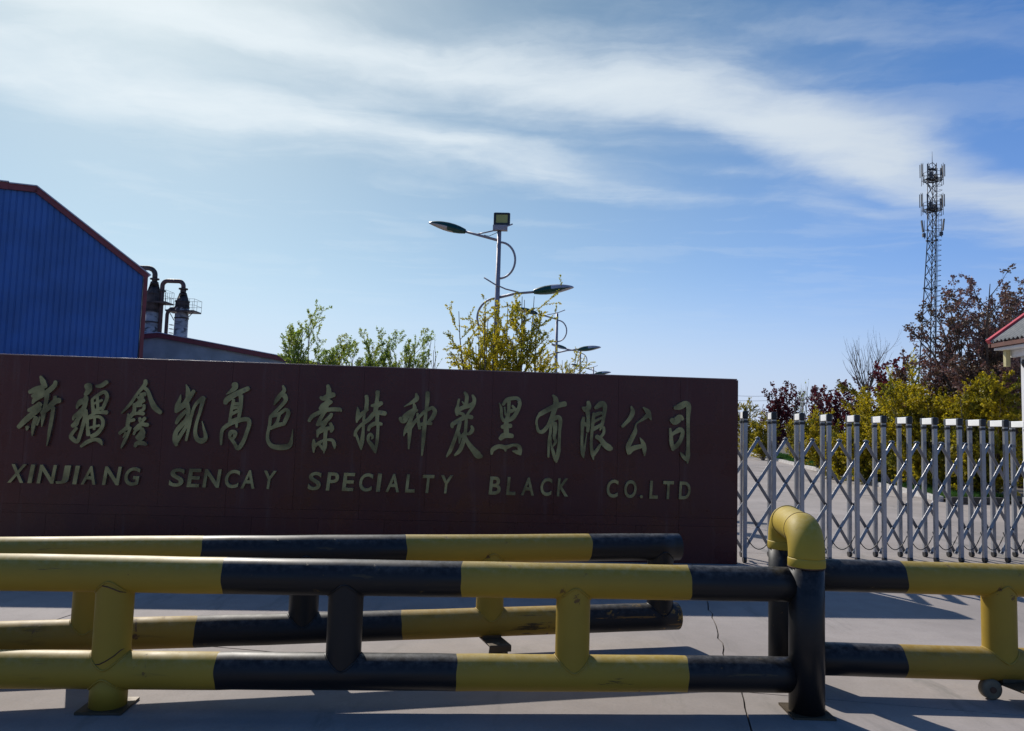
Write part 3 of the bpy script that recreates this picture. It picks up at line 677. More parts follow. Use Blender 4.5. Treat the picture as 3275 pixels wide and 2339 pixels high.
# paint cracks on the leftmost yellow post of the nearest barrier, opened along the old welds
nb = bpy.data.objects['pipe_barrier']
def crack(pts):
    mb = MB(); mb.tube(pts, [0.0012] + [0.0030] * (len(pts) - 2) + [0.0012], 5); mb.build('paint_crack', M_rust, nb)
def on_post(x, a, z): return (x + (PR + 0.0005) * math.sin(a), -(PR + 0.0005) * math.cos(a), z)
xp = (-1.959 + 0.23) / math.cos(math.atan(0.0694))
crack([on_post(xp, a, z) for a, z in ((-0.75, 0.607), (-0.35, 0.608), (0.0, 0.603), (0.3, 0.592), (0.6, 0.578), (0.95, 0.570))])
crack([on_post(xp, a, z) for a, z in ((-0.6, 0.228), (-0.2, 0.232), (0.1, 0.246), (0.5, 0.268), (0.85, 0.292), (1.05, 0.296))])

# arched guide post: two legs joined by elbows over the sliding barrier
up = thing('arched_post', 'arched pipe post with yellow elbow top and two black legs', 'bollard', (1.597, 4.125, 0))
A, B = Vector((0, 0, 0)), Vector((0.105, 0.63, 0)); hd = (B - A).normalized(); span = (B - A).length
UR = 0.125; ZE = 1.02 - PR - UR
for P, nm in ((A, 'leg'), (B, 'leg')):
    mb = MB(); mb.tube([P, P + Vector((0, 0, 0.4)), P + Vector((0, 0, ZE))], PR, 36); mb.build('leg', M_blk, up)
    pl = MB(); pl.box(P + Vector((0, 0, 0.004)), (0.22, 0.22, 0.012)); pl.build('foot_plate', M_darksteel, up)
def elbow(P, dirv):
    pts = [P + Vector((0, 0, ZE - 0.007)), P + Vector((0, 0, ZE))]
    for k in range(1, 13):
        a = math.pi / 2 * k / 12
        pts.append(P + dirv * (UR * (1 - math.cos(a))) + Vector((0, 0, ZE + UR * math.sin(a))))
    mb = MB(); mb.tube(pts, PR + 0.0025, 36, True); e = mb.build('elbow', M_yelbow, up)
    cl = MB(); z0, z1 = 0.750, ZE - 0.006
    cl.tube([P + Vector((0, 0, z)) for z in (z0, z0 + 0.004, z1 - 0.006, z1)], [PR + 0.003, PR + 0.0055, PR + 0.0055, PR + 0.0025], 36, True); cl.build('collar', M_yelbow, e)
    return e
elbow(A, hd); elbow(B, -hd)
mid0 = A + hd * UR + Vector((0, 0, ZE + UR)); mid1 = B - hd * UR + Vector((0, 0, ZE + UR))
mb = MB(); mb.tube([mid0 + hd * 0.001, mid1 - hd * 0.001], PR, 36, False); mb.build('crossbar', M_yelbow, up)
def ring(c, d, R, r, mat, parent):
    x = d.orthogonal().normalized(); y = d.cross(x)
    mb = MB(); mb.tube([c + (x * math.cos(a) + y * math.sin(a)) * R for a in [2 * math.pi * k / 40 for k in range(41)]], r, 6, False)
    return mb.build('weld_seam', mat, parent)
ring(mid0, hd, PR + 0.001, 0.004, M_rust, up); ring(mid1, hd, PR + 0.001, 0.004, M_yel, up)
ring(A + Vector((0, 0, 0.751)), Vector((0, 0, 1)), PR + 0.003, 0.004, M_rust, up)

# ------------------------------------------------------------------ stainless folding gate
gate = thing('folding_gate', 'folding stainless steel gate of white capped frames and crossed bars beside the red wall', 'gate', (2.67, 8.695, 0))
GX = [2.67, 3.016, 3.357, 3.692, 4.04, 4.378, 4.706, 5.04, 5.365, 5.673, 5.98, 6.28, 6.575, 6.87]
GO = Vector((2.67, 8.695, 0))
def gp(X): return Vector((X, 8.695 + 0.164 * (X - 2.67), 0)) - GO
TH = Vector((0.094, 0.415, 0)); thd = TH.normalized(); ta = math.atan2(thd.y, thd.x) - math.pi / 2
legm = MB(); legm.box((0, 0, 0.835), (0.045, 0.045, 1.56)); legme = legm.mesh('leg', M_steel)
capw = MB(); capw.box((0, TH.length / 2, 1.655), (0.052, TH.length - 0.045, 0.076)); capwme = capw.mesh('cap', M_capw)
capb = MB(); capb.box((0, 0, 1.655), (0.060, 0.075, 0.086)); capbme = capb.mesh('cap_end', M_capb)
clm = MB(); clm.box((0, 0, 1.58), (0.058, 0.052, 0.03)); clme = clm.mesh('clamp', M_capb)
whm = MB(); whm.tube([(-0.018, 0, 0.035), (0.018, 0, 0.035)], 0.035, 14); whme = whm.mesh('wheel', M_capb)
M_tape = plain('red_tape', (0.35, 0.05, 0.03), 0.5)
for i, X in enumerate(GX):
    p = gp(X)
    for q, nm in ((p, 'n'), (p + TH, 'f')):
        put('leg', legme, gate, 0.005, q); put('wheel', whme, gate, 0, q); put('clamp', clme, gate, 0.003, q)
    c = put('cap', capwme, gate, 0.006, p, (0, 0, ta))
    put('cap_end', capbme, c, 0.012, (0, -0.012, 0)); put('cap_end', capbme, c, 0.012, (0, TH.length + 0.012, 0))
ZL = (1.125, 0.645, 0.095); ZM = (1.385, 0.885, 0.375)
def bar(a, b, dep, ov=0.022):
    a = a + TH * dep; b = b + TH * dep; d = (b - a).normalized()
    mb = MB(); mb.bar(a - d * ov, b + d * ov, 0.035, 0.020, up=thd); return mb.build('lattice_bar', M_alu, gate, 0.003)
def mid(i): return (gp(GX[i]) + gp(GX[i + 1])) / 2
pinm = MB(); pinm.tube([(0, -0.055, 0), (0, 0.055, 0)], 0.011, 10); pinme = pinm.mesh('pivot_pin', M_capb)
Zv = lambda z: Vector((0, 0, z))
n = len(GX)
for i in range(n):
    lp = gp(GX[i])
    ml = mid(i - 1) if i > 0 else None
    mr = mid(i) if i < n - 1 else None
    wall_end = lp + Vector((-0.105, -0.017, 0))
    for k in range(3):
        zl = ZL[k]
        lo = ZM[k + 0] if k < 3 else None
        # rising bar: left middle (lower) -> leg -> right middle (upper)
        zlow = ZM[k + 1] if k < 2 else None
        if i == 0:
            if mr is not None:
                bar(lp + Zv(zl), mr + Zv(ZM[k]), 0.40)
                if k < 2: bar(lp + Zv(zl), mr + Zv(ZM[k + 1]), 0.60)
                bar(wall_end + Zv(zl + 0.16), lp + Zv(zl), 0.60)
                if k < 2: bar(wall_end + Zv(zl - 0.16), lp + Zv(zl), 0.40)
        elif mr is not None:
            if k < 2: bar(ml + Zv(ZM[k + 1]), mr + Zv(ZM[k]), 0.40); bar(ml + Zv(ZM[k]), mr + Zv(ZM[k + 1]), 0.60)
            else: bar(lp + Zv(zl), mr + Zv(ZM[k]), 0.40); bar(ml + Zv(ZM[k]), lp + Zv(zl), 0.60)
        put('pivot_pin', pinme, gate, 0, lp + TH * 0.5 + Zv(zl), (0, 0, ta))
    if mr is not None:
        for z in ZM: put('pivot_pin', pinme, gate, 0, mr + TH * 0.5 + Zv(z), (0, 0, ta))
        a, b = lp + TH * 0.3, gp(GX[i + 1]) + TH * 0.3
        pts = [a.lerp(b, k / 10) + Zv(0.34 - 0.62 * (1 - (2 * k / 10 - 1) ** 2) * 0.30 - 0.05 * k / 10) for k in range(11)]
        mb = MB(); mb.tube(pts, 0.0055, 6); mb.build('cable', M_cable, gate)

# ------------------------------------------------------------------ street lamps
K = 0.002763
def lx(x): return (x - 785) * K
def lz(y): return 6.1 - (y - 262) * K
def lamp_parts():
    d = {}
    mb = MB(); mb.tube([(0, 0, 0), (0, 0, 3), (0, 0, 6.1)], [0.085, 0.068, 0.050], 16); d['pole'] = [mb.mesh('pole', M_lampgrey)]
    mb = MB(); mb.box((0, 0, 0.012), (0.36, 0.36, 0.024)); d['base_plate'] = [mb.mesh('base_plate', M_lampgrey)]
    mb = MB(); mb.tube([(0, 0, lz(350)), (lx(480), 0, lz(266))], [0.034, 0.028], 12)
    mb2 = MB(); mb2.tube([(0, 0, lz(850)), (lx(950), 0, lz(812)), (lx(1105), 0, lz(800))], [0.034, 0.030, 0.028], 12)
    d['arm'] = [mb.mesh('arm', M_lampgrey), mb2.mesh('arm', M_lampgrey)]
    def arc(z0, z1, bul, s):
        zc = (z0 + z1) / 2; h = (z0 - z1) / 2
        return [(s * (0.03 + bul * math.cos(a)), 0, zc + h * math.sin(a)) for a in [math.pi / 2 - math.pi * k / 18 for k in range(19)]]
    a1 = MB(); a1.tube(arc(lz(365), lz(682), 0.375, 1), 0.026, 12); a2 = MB(); a2.tube(arc(lz(855), lz(1190), 0.44, -1), 0.026, 12)
    d['curved_brace'] = [a1.mesh('curved_brace', M_lampgrey), a2.mesh('curved_brace', M_lampgrey)]
    r1 = MB(); r1.tube([(lx(905), -0.075, lz(213)), (lx(830), -0.075, lz(243)), (lx(745), -0.075, lz(268)), (lx(660), -0.05, lz(283)), (lx(590), 0, lz(290))], 0.017, 8)
    r2 = MB(); r2.tube([(lx(670), -0.08, lz(680)), (lx(760), -0.08, lz(735)), (lx(860), -0.06, lz(778)), (lx(975), 0, lz(804))], 0.017, 8)
    d['stay_rod'] = [r1.mesh('stay_rod', M_lampgrey), r2.mesh('stay_rod', M_lampgrey)]
    return d
SEC = [(0.0, 0.055, 0.060, 0.050), (0.04, 0.075, 0.072, 0.058), (0.15, 0.105, 0.098, 0.078), (0.30, 0.135, 0.118, 0.092), (0.45, 0.150, 0.124, 0.094), (0.60, 0.152, 0.116, 0.084), (0.70, 0.145, 0.104, 0.070), (0.80, 0.125, 0.086, 0.052), (0.90, 0.092, 0.060, 0.034), (0.97, 0.055, 0.034, 0.018), (1.0, 0.012, 0.008, 0.006)]
HL = 0.945
def head_mesh(upper, tipped):
    mb = MB(); n = 10; b = 0
    for (t, wd, hu, hl) in SEC:
        for j in range(n + 1):
            a = math.pi * j / n
            y = wd * math.cos(a); z = (hu if upper else -hl) * math.sin(a) ** 0.85
            mb.v.append((t * HL, y, z))
    for i in range(len(SEC) - 1):
        for j in range(n):
            t = (SEC[i][0] + SEC[i + 1][0]) / 2
            if tipped:      # green flank below, pale shell over the top and the tip
                if upper: mi = 0 if t < 0.42 - 0.02 * min(j, n - 1 - j) else 1
                else: mi = (0 if t < 0.80 - 0.11 * (4.5 - abs(j - 4.5)) + 0.1 else 1)
            else:           # green back, pale rim and glass below
                if upper: mi = 0 if t < 0.88 else 1
                else: mi = 0 if t < 0.48 - 0.05 * min(j, n - 1 - j) else (1 if (j in (0, n - 1) or t > 0.92) else 2)
            q = (i * (n + 1) + j, i * (n + 1) + j + 1, (i + 1) * (n + 1) + j + 1, (i + 1) * (n + 1) + j)
            mb.face(q if upper else q[::-1], mi, True)
    return mb.mesh('lamp_cover' if upper else 'lamp_housing', [M_lampgreen, M_lampwhite, M_lampglass])
LP = lamp_parts(); HEADS = {s: (head_mesh(True, s > 0), head_mesh(False, s > 0)) for s in (-1, 1)}
def street_lamp(x, y, rz, label):
    t = thing('street_lamp', label, 'street lamp', (x, y, 0), rz, 'street lamps along the factory road')
    for nm, ms in LP.items():
        for me in ms: put(nm, me, t)
    for (hx, hz, tilt, s) in ((lx(482), lz(267), math.atan2(83, 335), -1), (lx(1102), lz(800), math.atan2(40, 340), 1)):
        h = put('lamp_head', HEADS[s][1], t, 0, (hx, 0, hz), (0, -tilt, 0) if s > 0 else (0, -tilt, math.pi))
        put('lamp_cover', HEADS[s][0], h)
    return t
LRZ = -math.radians(9.5)
l1 = street_lamp(-0.397, 17.94, LRZ, 'nearest and tallest looking street lamp with a square floodlight on top')
street_lamp(1.788, 30.98, LRZ, 'second street lamp in the row, behind the yellow leaved saplings')
street_lamp(3.976, 44.51, LRZ, 'third street lamp in the row, its right head clear above the red wall')
street_lamp(6.212, 57.99, LRZ, 'fourth street lamp in the row, only its top above the red wall')
street_lamp(8.45, 71.5, LRZ, 'farthest street lamp, barely showing over the red wall')
fl = thing('floodlight', 'square dark floodlight on top of the nearest street lamp pole', 'floodlight', (-0.397, 17.94, 6.08), LRZ + 0.12)
mb = MB(); mb.box((0.02, -0.02, 0.075), (0.345, 0.16, 0.125)); mb.build('driver_box', M_lampgrey, fl, 0.006)
mb = MB(); mb.box((0.055, -0.03, 0.287), (0.392, 0.075, 0.296)); mb.build('case', M_flood, fl, 0.008)
fr = MB()
for dx, dz, sx, sz in ((0, 0.128, 0.35, 0.045), (0, -0.122, 0.35, 0.05), (-0.158, 0.003, 0.034, 0.20), (0.158, 0.003, 0.034, 0.20)):
    fr.box((0.055 + dx, -0.075, 0.287 + dz), (sx, 0.02, sz))
fr.build('rim', M_capb, fl, 0.003)
mb = MB(); mb.box((0.055, -0.070, 0.290), (0.278, 0.006, 0.198)); mb.build('pane', M_floodpane, fl)
mb = MB(); mb.tube([(0.02, -0.05, 0.01), (-0.10, -0.06, -0.07), (-0.24, -0.05, -0.13), (-0.36, -0.03, -0.10)], 0.007, 6); mb.build('cable', M_cable, fl)

# ------------------------------------------------------------------ telecom tower
TW0 = Vector((54.0, 100.0, 0))
tower = thing('telecom_tower', 'tall steel lattice mast with antenna rings, far behind the purple leaved tree', 'tower', TW0)
def tl(L0, L1, L2):
    def f(z):
        if z <= 27.6:
            k = (z - 12.0) / 15.6; return Vector(L0).lerp(Vector(L1), k)
        return Vector(L1).lerp(Vector(L2), min(1, (z - 27.6) / 8))
    return f
LEGS = [tl((53.70, 100.0, 0), (54.87, 100.0, 0), (55.06, 100.0, 0)), tl((55.28, 99.2, 0), (55.80, 99.5, 0), (55.98, 99.5, 0)), tl((55.72, 101.2, 0), (55.98, 100.8, 0), (56.16, 100.7, 0))]
def lpnt(k, z): p = LEGS[k](z) - TW0; p.z = z; return p
for k in range(3):
    mb = MB(); mb.tube([lpnt(k, z) for z in (0, 12, 20, 27.6, 38.2)], [0.09, 0.08, 0.072, 0.062, 0.048], 8); mb.build('leg', M_tower, tower)
zs = [0.0]
while zs[-1] < 37.6: zs.append(min(38.0, zs[-1] + (2.1 - 0.018 * zs[-1])))
for a, b in zip(zs, zs[1:]):
    for k in range(3):
        k2 = (k + 1) % 3; mb = MB()
        mb.bar(lpnt(k, a), lpnt(k2, b), 0.06, 0.06); mb.bar(lpnt(k2, a), lpnt(k, b), 0.055, 0.055); mb.build('cross_brace', M_tower, tower)
for z in (8.0, 14.6, 21.25, 27.7, 32.0, 36.2):
    mb = MB()
    for k in range(3):
        mb.bar(lpnt(k, z), lpnt((k + 1) % 3, z), 0.10, 0.09); q = lpnt(k, z); mb.box(q, (0.26, 0.26, 0.22))
    mb.build('horizontal_frame', M_tower, tower)
def cen(z): return (lpnt(0, z) + lpnt(1, z) + lpnt(2, z)) / 3
for zc, R, nm in ((36.0, 1.15, 'up'), (31.9, 1.15, 'lo')):
    c = cen(zc); mb = MB()
    circ = lambda r, z: [c + Vector((r * math.cos(a), r * math.sin(a), z)) for a in [2 * math.pi * k / 24 for k in range(25)]]
    mb.tube(circ(R, 0), 0.05, 6, False); mb.tube(circ(R, 0.45), 0.022, 6, False); mb.tube(circ(R, 0.95), 0.028, 6, False)
    mb.tube(circ(R * 0.62, -0.05), 0.045, 6, False)
    for k in range(12):
        a = 2 * math.pi * k / 12; d = Vector((math.cos(a), math.sin(a), 0))
        mb.bar(c + d * R, c + d * R + Vector((0, 0, 0.95)), 0.04, 0.04); mb.bar(c, c + d * R, 0.07, 0.05)
        if k % 3 == 0: mb.bar(c + d * 0.5 + Vector((0, 0, -0.95)), c + d * R, 0.06, 0.06)
    mb.build('platform', M_tower, tower)
    for a, h, dz in ((math.pi * 1.02, 2.3, 0), (math.pi * 0.86, 2.5, 0.6), (math.pi * 1.22, 2.1, 0.4), (0.08, 2.3, 0.2), (-0.30, 2.3, 0.5), (-1.3, 1.3, -0.1)):
        d = Vector((math.cos(a), math.sin(a), 0)); p = c + d * (R + 0.16)
        mb = MB(); mb.bar(p + Vector((0, 0, -0.7)), p + Vector((0, 0, h)), 0.05, 0.05); mb.bar(c + d * R, p, 0.05, 0.05)
        st = mb.build('antenna_pole', M_tower, tower)
        mb = MB(); q = p + d * 0.16; mb.box(q + Vector((0, 0, h * 0.55)), (0.09, 0.16, h * 0.72), Matrix.Rotation(a, 3, 'Z')); mb.build('antenna', M_antenna, st)
    mb = MB(); mb.box(c + Vector((-0.5, -0.55, 0.55)), (0.35, 0.3, 0.8)); mb.box(c + Vector((0.6, 0.4, 0.6)), (0.3, 0.3, 0.7)); mb.build('equipment_box', M_antenna, tower)
c = cen(38.0); mb = MB(); mb.tube([c, c + Vector((0, 0, 1.95))], [0.05, 0.02], 6); mb.build('lightning_rod', M_tower, tower)
mb = MB(); mb.tube([c + Vector((-0.40, 0, -1.8)), c + Vector((-0.40, 0, 0.2)), c + Vector((0.05, 0, 0.42)), c + Vector((0.45, 0, 0.1)), c + Vector((0.55, 0, -1.8))], 0.05, 6)
mb.box(c + Vector((0, 0, -0.5)), (1.2, 0.5, 0.12)); mb.build('head_frame', M_tower, tower)
for s, zc in ((-1, 29.3), (1, 29.6)):
    p = cen(zc) + Vector((1.15 * s, -0.2, 0)); mb = MB()
    mb.bar(cen(zc - 0.2) , p + Vector((0, 0, -0.2)), 0.06, 0.06); mb.bar(p + Vector((0, 0, -1.4)), p + Vector((0, 0, 1.1)), 0.06, 0.06)
    mb.bar(cen(zc - 1.4), p + Vector((0, 0, -1.2)), 0.05, 0.05)
    st = mb.build('antenna_pole', M_tower, tower)
    mb = MB(); mb.bar(p + Vector((0.16 * s, 0, -0.5)), p + Vector((0.34 * s, 0, 1.1)), 0.26, 0.13); mb.box(p + Vector((-0.05, 0, -0.9)), (0.35, 0.3, 0.5)); mb.build('antenna', M_antenna, st)
mb = MB()
def ladd(z): q = lpnt(2, z); return q + Vector((0.42, -0.3, 0))
for dx in (-0.17, 0.17): mb.tube([ladd(z) + Vector((dx, 0, 0)) for z in (0.5, 12, 20, 27.6, 31.5)], 0.028, 5)
mb.build('ladder', M_tower, tower)
z = 2.0; k = 0
while z < 36:
    q = ladd(z); mb = MB()
    mb.tube([q + Vector((-0.3, 0, 0)), q + Vector((0.36, 0, 0)), q + Vector((0.36, -0.55, 0)), q + Vector((-0.1, -0.6, 0))], 0.03, 4)
    if z > 31: mb.bar(q + Vector((0, 0, -0.4)), q + Vector((0, 0, 0.4)), 0.03, 0.03)
    mb.build('ladder_hoop', M_tower, tower); z += 0.68; k += 1

# ------------------------------------------------------------------ blue factory hall
BO = Vector((-22.03, 45.0, 0)); BA = math.radians(35)
BL = Vector((-math.cos(BA), -math.sin(BA), 0)); BN = Vector((-math.sin(BA), math.cos(BA), 0))    # along wall to the left; into the building
hall = thing('factory_hall', 'blue corrugated steel factory hall with red roof edge', 'building', BO)
OUT = [(0.0, 9.98), (5.79, 13.985), (7.09, 13.89), (16.0, 13.2)]
def top(s):
    for (a, za), (b, zb) in zip(OUT, OUT[1:]):
        if a <= s <= b: return za + (zb - za) * (s - a) / (b - a)
    return OUT[-1][1]
def bw(s, z, n=0.0): return BL * s + BN * n + Vector((0, 0, z))
mb = MB(); prof = []
s = 0.12
while s < 16.0:
    prof += [(s, 0.0), (s + 0.205, 0.0), (s + 0.23, 0.035), (s + 0.275, 0.035)]; s += 0.30
prof = [(a, d) for a, d in prof if a <= 16.0]
for (a, da), (b, db) in zip(prof, prof[1:]):
    mb.quad(bw(a, 0, da), bw(b, 0, db), bw(b, top(b) - 0.05, db), bw(a, top(a) - 0.05, da))
mb.build('wall', M_blue, hall)
mb = MB(); mb.quad(bw(0.02, 0, 0.0), bw(0.02, 9.9, 0.0), bw(0.02, 9.9, 24), bw(0.02, 0, 24)); mb.quad(bw(16, 0, 0.04), bw(16, 13.8, 0.04), bw(16, 13.8, 24), bw(16, 0, 24)); mb.build('side_wall', M_blue, hall)
mb = MB(); mb.quad(bw(0.05, 9.95, 0.3), bw(16, 9.95, 0.3), bw(16, 0, 0.3), bw(0.05, 0, 0.3)); mb.build('inner_wall', M_darksteel, hall)
mb = MB()
for (a, za), (b, zb) in zip(OUT, OUT[1:]):
    mb.bar(bw(a - 0.02, za - 0.17, -0.07), bw(b + 0.02, zb - 0.17, -0.07), 0.12, 0.36, up=(0, 0, 1))
mb.build('roof_trim', M_redtrim, hall)
mb = MB(); mb.bar(bw(-0.04, 0, -0.06), bw(-0.04, 9.85, -0.06), 0.20, 0.17, up=tuple(BN)); mb.build('corner_trim', M_redtrim, hall)
mb = MB()
for (a, za), (b, zb) in zip(OUT, OUT[1:]):
    mb.quad(bw(a - (0.3 if a == 0 else 0), za + 0.03 - (0.2 if a == 0 else 0), -0.20), bw(b, zb + 0.03, -0.20), bw(b, zb + 0.28, 24), bw(a - (0.3 if a == 0 else 0), za + 0.28 - (0.2 if a == 0 else 0), 24))
o = mb.build('roof', M_roofsheet, hall); sd = o.modifiers.new('s', 'SOLIDIFY'); sd.thickness = 0.06; sd.offset = -1

# low grey building in front of the columns
low = thing('low_workshop', 'low grey rendered workshop with red roof edge beside the blue hall', 'building', (-23.3, 50.0, 0))
LO_ = Vector((-23.3, 50.0, 0)); la = math.radians(10)
LX = Vector((math.cos(la), math.sin(la), 0)); LN = Vector((-math.sin(la), math.cos(la), 0))
def lw(s, z, n=0.0): return LX * s + LN * n + Vector((0, 0, z))
GP = [(-13.2, 4.85), (0.0, 6.72), (13.2, 4.72)]
mb = MB(); mb.prism([(-13.0, 0), (12.9, 0), (12.9, 4.72), (0, 6.62), (-13.0, 4.8)], lambda x, y, t: lw(x, y, t * 18)); mb.build('wall', M_greywall, low)
mb = MB()
for (a, za), (b, zb) in zip(GP, GP[1:]):
    mb.bar(lw(a, za, -0.12), lw(b, zb, -0.12), 0.24, 0.30)
mb.build('roof_trim', M_redtrim, low)
mb = MB()
for (a, za), (b, zb) in zip(GP, GP[1:]):
    mb.quad(lw(a, za + 0.17, -0.3), lw(b, zb + 0.17, -0.3), lw(b, zb + 0.17, 18.3), lw(a, za + 0.17, 18.3))
o = mb.build('roof', M_roofsheet, low); sd = o.modifiers.new('s', 'SOLIDIFY'); sd.thickness = 0.05; sd.offset = 0
# small lean-to at its right end
lean = thing('lean_to', 'dark roofed lean-to at the right end of the grey workshop', 'building', (-10.5, 49.0, 0))
mb = MB(); mb.prism([(-2.6, 0), (2.6, 0), (2.6, 4.1), (-2.6, 4.95)], lambda x, y, t: LX * x + LN * (y * 0 + t * 6) + Vector((0, 0, y))); mb.build('wall', M_greywall, lean)
mb = MB(); mb.bar(LX * -2.7 + LN * -0.1 + Vector((0, 0, 5.02)), LX * 2.9 + LN * -0.1 + Vector((0, 0, 4.1)), 0.22, 0.26); mb.build('roof_trim', M_fascia, lean)

# ------------------------------------------------------------------ process columns
def zc(zy): return 12.698 - ((540 + zy / 2.46) - 890) * 0.02583
def column(x, y, R0, R1, ys, label, plat, rail_side):
    t = thing('process_column', label, 'chimney', (x, y, 0), 0, 'steel process columns')
    mb = MB(); zt, zn, zcone, zb = zc(ys[0]), zc(ys[1]), zc(ys[2]), zc(ys[3])
    mb.tube([(0, 0, 0), (0, 0, zb)], [R0, R1], 24); mb.build('shell', M_column, t)
    mb = MB(); mb.tube([(0, 0, zb + 0.001), (0, 0, zcone), (0, 0, zn + 0.15), (0, 0, zn), (0, 0, zt)], [R1 + 0.02, R1 * 0.98, 0.30, 0.24, 0.23], 24); mb.build('cone', M_soot, t)
    for z_, r_ in ((zt, 0.36), (zn + 0.02, 0.30), (zb, R1 + 0.06), (zb - 0.9, R1 + 0.05), (zcone, R1 + 0.05)):
        mb = MB(); mb.cyl((0, 0, z_ - 0.05), (0, 0, z_ + 0.05), r_, 24); mb.build('flange', M_soot, t)
    zp = zc(plat); mb = MB(); x0, x1 = rail_side
    mb.cyl((0, 0, zp - 0.1), (0, 0, zp), R1 + 0.28, 24); mb.box(((x0 + x1) / 2, -0.1, zp - 0.03), (x1 - x0, 1.5, 0.12))
    mb.build('platform', M_soot, t)
    mb = MB(); xs = [x0 + (x1 - x0) * k / 6 for k in range(7)]
    for yy in (-0.85, 0.65):
        for xx in xs: mb.bar((xx, yy, zp), (xx, yy, zp + 0.95), 0.02, 0.02)
        for hh in (0.45, 0.95): mb.bar((x0, yy, zp + hh), (x1, yy, zp + hh), 0.02, 0.02)
    for hh in (0.45, 0.95): mb.bar((x1, -0.85, zp + hh), (x1, 0.65, zp + hh), 0.02, 0.02)
    for xx in (x0 + 0.15, x1 - 0.15): mb.bar((xx * 0.45, -0.5, zp - 0.8), (xx, -0.5, zp - 0.05), 0.05, 0.05)
    mb.build('railing', M_soot, t)
    mb = MB()
    for k in range(26):
        z_ = 0.6 + k * 0.33
        if z_ < zp - 0.4: mb.box((-R0 - 0.12, -0.2, z_), (0.22, 0.4, 0.04))
    mb.build('ladder', M_soot, t)
    return t
c1 = column(-29.55, 62.0, 0.67, 0.58, (868, 905, 985, 1125), 'left sooty process column half hidden behind the blue hall', 1055, (0.3, 1.38))
c2 = column(-27.15, 62.0, 0.58, 0.52, (940, 985, 1040, 1085), 'right sooty process column with a railed platform, clear of the hall', 1118, (-1.0, 1.32))
zt = zc(868); mb = MB()
mb.tube([(0, 0, zt), (0, 0, zt + 0.35)] + [(-0.62 * (1 - math.cos(a)), 0, zt + 0.35 + 0.55 * math.sin(a)) for a in [math.pi / 2 * k / 8 for k in range(1, 9)]] + [(-2.6, 0, zt + 0.9)], 0.20, 14); mb.build('pipe', M_soot, c1)
zt2 = zc(940); xa = -2.75 + 1.02; mb = MB(); zr = zc(880) - 0.42
mb.tube([(0, 0, zt2), (0, 0, zr)] + [(-0.42 * (1 - math.cos(a)), 0, zr + 0.42 * math.sin(a)) for a in [math.pi / 2 * k / 8 for k in range(1, 9)]] + [(xa + 0.42 * (1 - math.sin(a)), 0, zr + 0.42 * math.cos(a)) for a in [math.pi / 2 * k / 8 for k in range(0, 9)]] + [(xa, 0, zr - 1.2), (xa, 0, 0.2)], 0.175, 14); mb.build('pipe', M_pipe, c2)
mb = MB(); mb.cyl((xa, 0, zc(965)), (xa, 0, zc(955)), 0.28, 16); mb.build('flange', M_soot, c2)
zp = zc(1105); mb = MB(); mb.tube([(-0.3, -0.1, zp + 0.12), (-0.85, -0.1, zp + 0.05), (-1.1, -0.1, zp - 0.15), (-1.15, -0.1, zp - 0.45), (-1.15, -0.1, 0.2)], 0.14, 12); mb.build('pipe', M_pipe, c2)

# ------------------------------------------------------------------ gatehouse at the right edge
gh = thing('gatehouse', 'white gatehouse with corrugated grey roof and red verge at the right edge', 'building', (11.27, 16.75, 0))
G0 = Vector((11.27, 16.75, 0))
gl = lambda x, y, z: Vector((x, y, z)) - G0
mb = MB(); mb.prism([(11.22, 12.9), (15.2, 12.9), (15.2, 16.75), (11.22, 16.75)], lambda x, y, t: gl(x, y, -0.02 + t * 3.52)); mb.build('wall', M_white, gh)
mb = MB(); mb.prism([(11.20, 12.88), (15.22, 12.88), (15.22, 16.772), (11.20, 16.772)], lambda x, y, t: gl(x, y, -0.02 + t * 0.25)); mb.build('plinth', M_greywall, gh)
PIT = 0.74
rz_ = lambda x: 3.60 + PIT * (x - 10.7) if x < 13.3 else 3.60 + PIT * (15.9 - x)
mb = MB(); n = 180; y0, y1 = 12.4, 17.0
for side in ((10.70, 13.3), (15.94, 13.3)):
    b = len(mb.v)
    for k in range(n + 1):
        y = y0 + (y1 - y0) * k / n; dz = 0.024 * math.cos(2 * math.pi * y / 0.135)
        for x in side: mb.v.append(tuple(gl(x, y, rz_(x) + 0.05 + dz)))
    for k in range(n): mb.face((b + 2 * k, b + 2 * k + 1, b + 2 * k + 3, b + 2 * k + 2), 0, True)
o = mb.build('roof', M_corr, gh); sd = o.modifiers.new('s', 'SOLIDIFY'); sd.thickness = 0.012
mb = MB(); mb.bar(gl(10.70, 17.05, rz_(10.70) + 0.05), gl(13.32, 17.05, rz_(13.3) + 0.06), 0.10, 0.13, up=(0, 1, 0)); mb.bar(gl(13.28, 17.05, rz_(13.3) + 0.06), gl(15.98, 17.05, rz_(15.98) + 0.08), 0.10, 0.16, up=(0, 1, 0)); mb.build('verge', M_verge, gh)
mb = MB(); mb.box(gl(10.74, 14.72, 3.555), (0.05, 4.62, 0.085)); mb.box(gl(10.95, 17.03, 3.56), (0.5, 0.05, 0.08)); mb.build('fascia', M_fascia, gh)
mb = MB(); mb.box(gl(10.99, 14.72, 3.475), (0.40, 4.55, 0.05)); mb.build('soffit', M_white, gh)
mb = MB(); mb.box(gl(11.12, 14.72, 3.37), (0.10, 4.4, 0.15)); mb.build('beam', M_white, gh)
for yy in (16.85, 15.0, 13.2):
    mb = MB(); mb.box(gl(10.98, yy, 3.27), (0.10, 0.10, 0.38)); mb.build('bracket', M_wood, gh, 0.006)
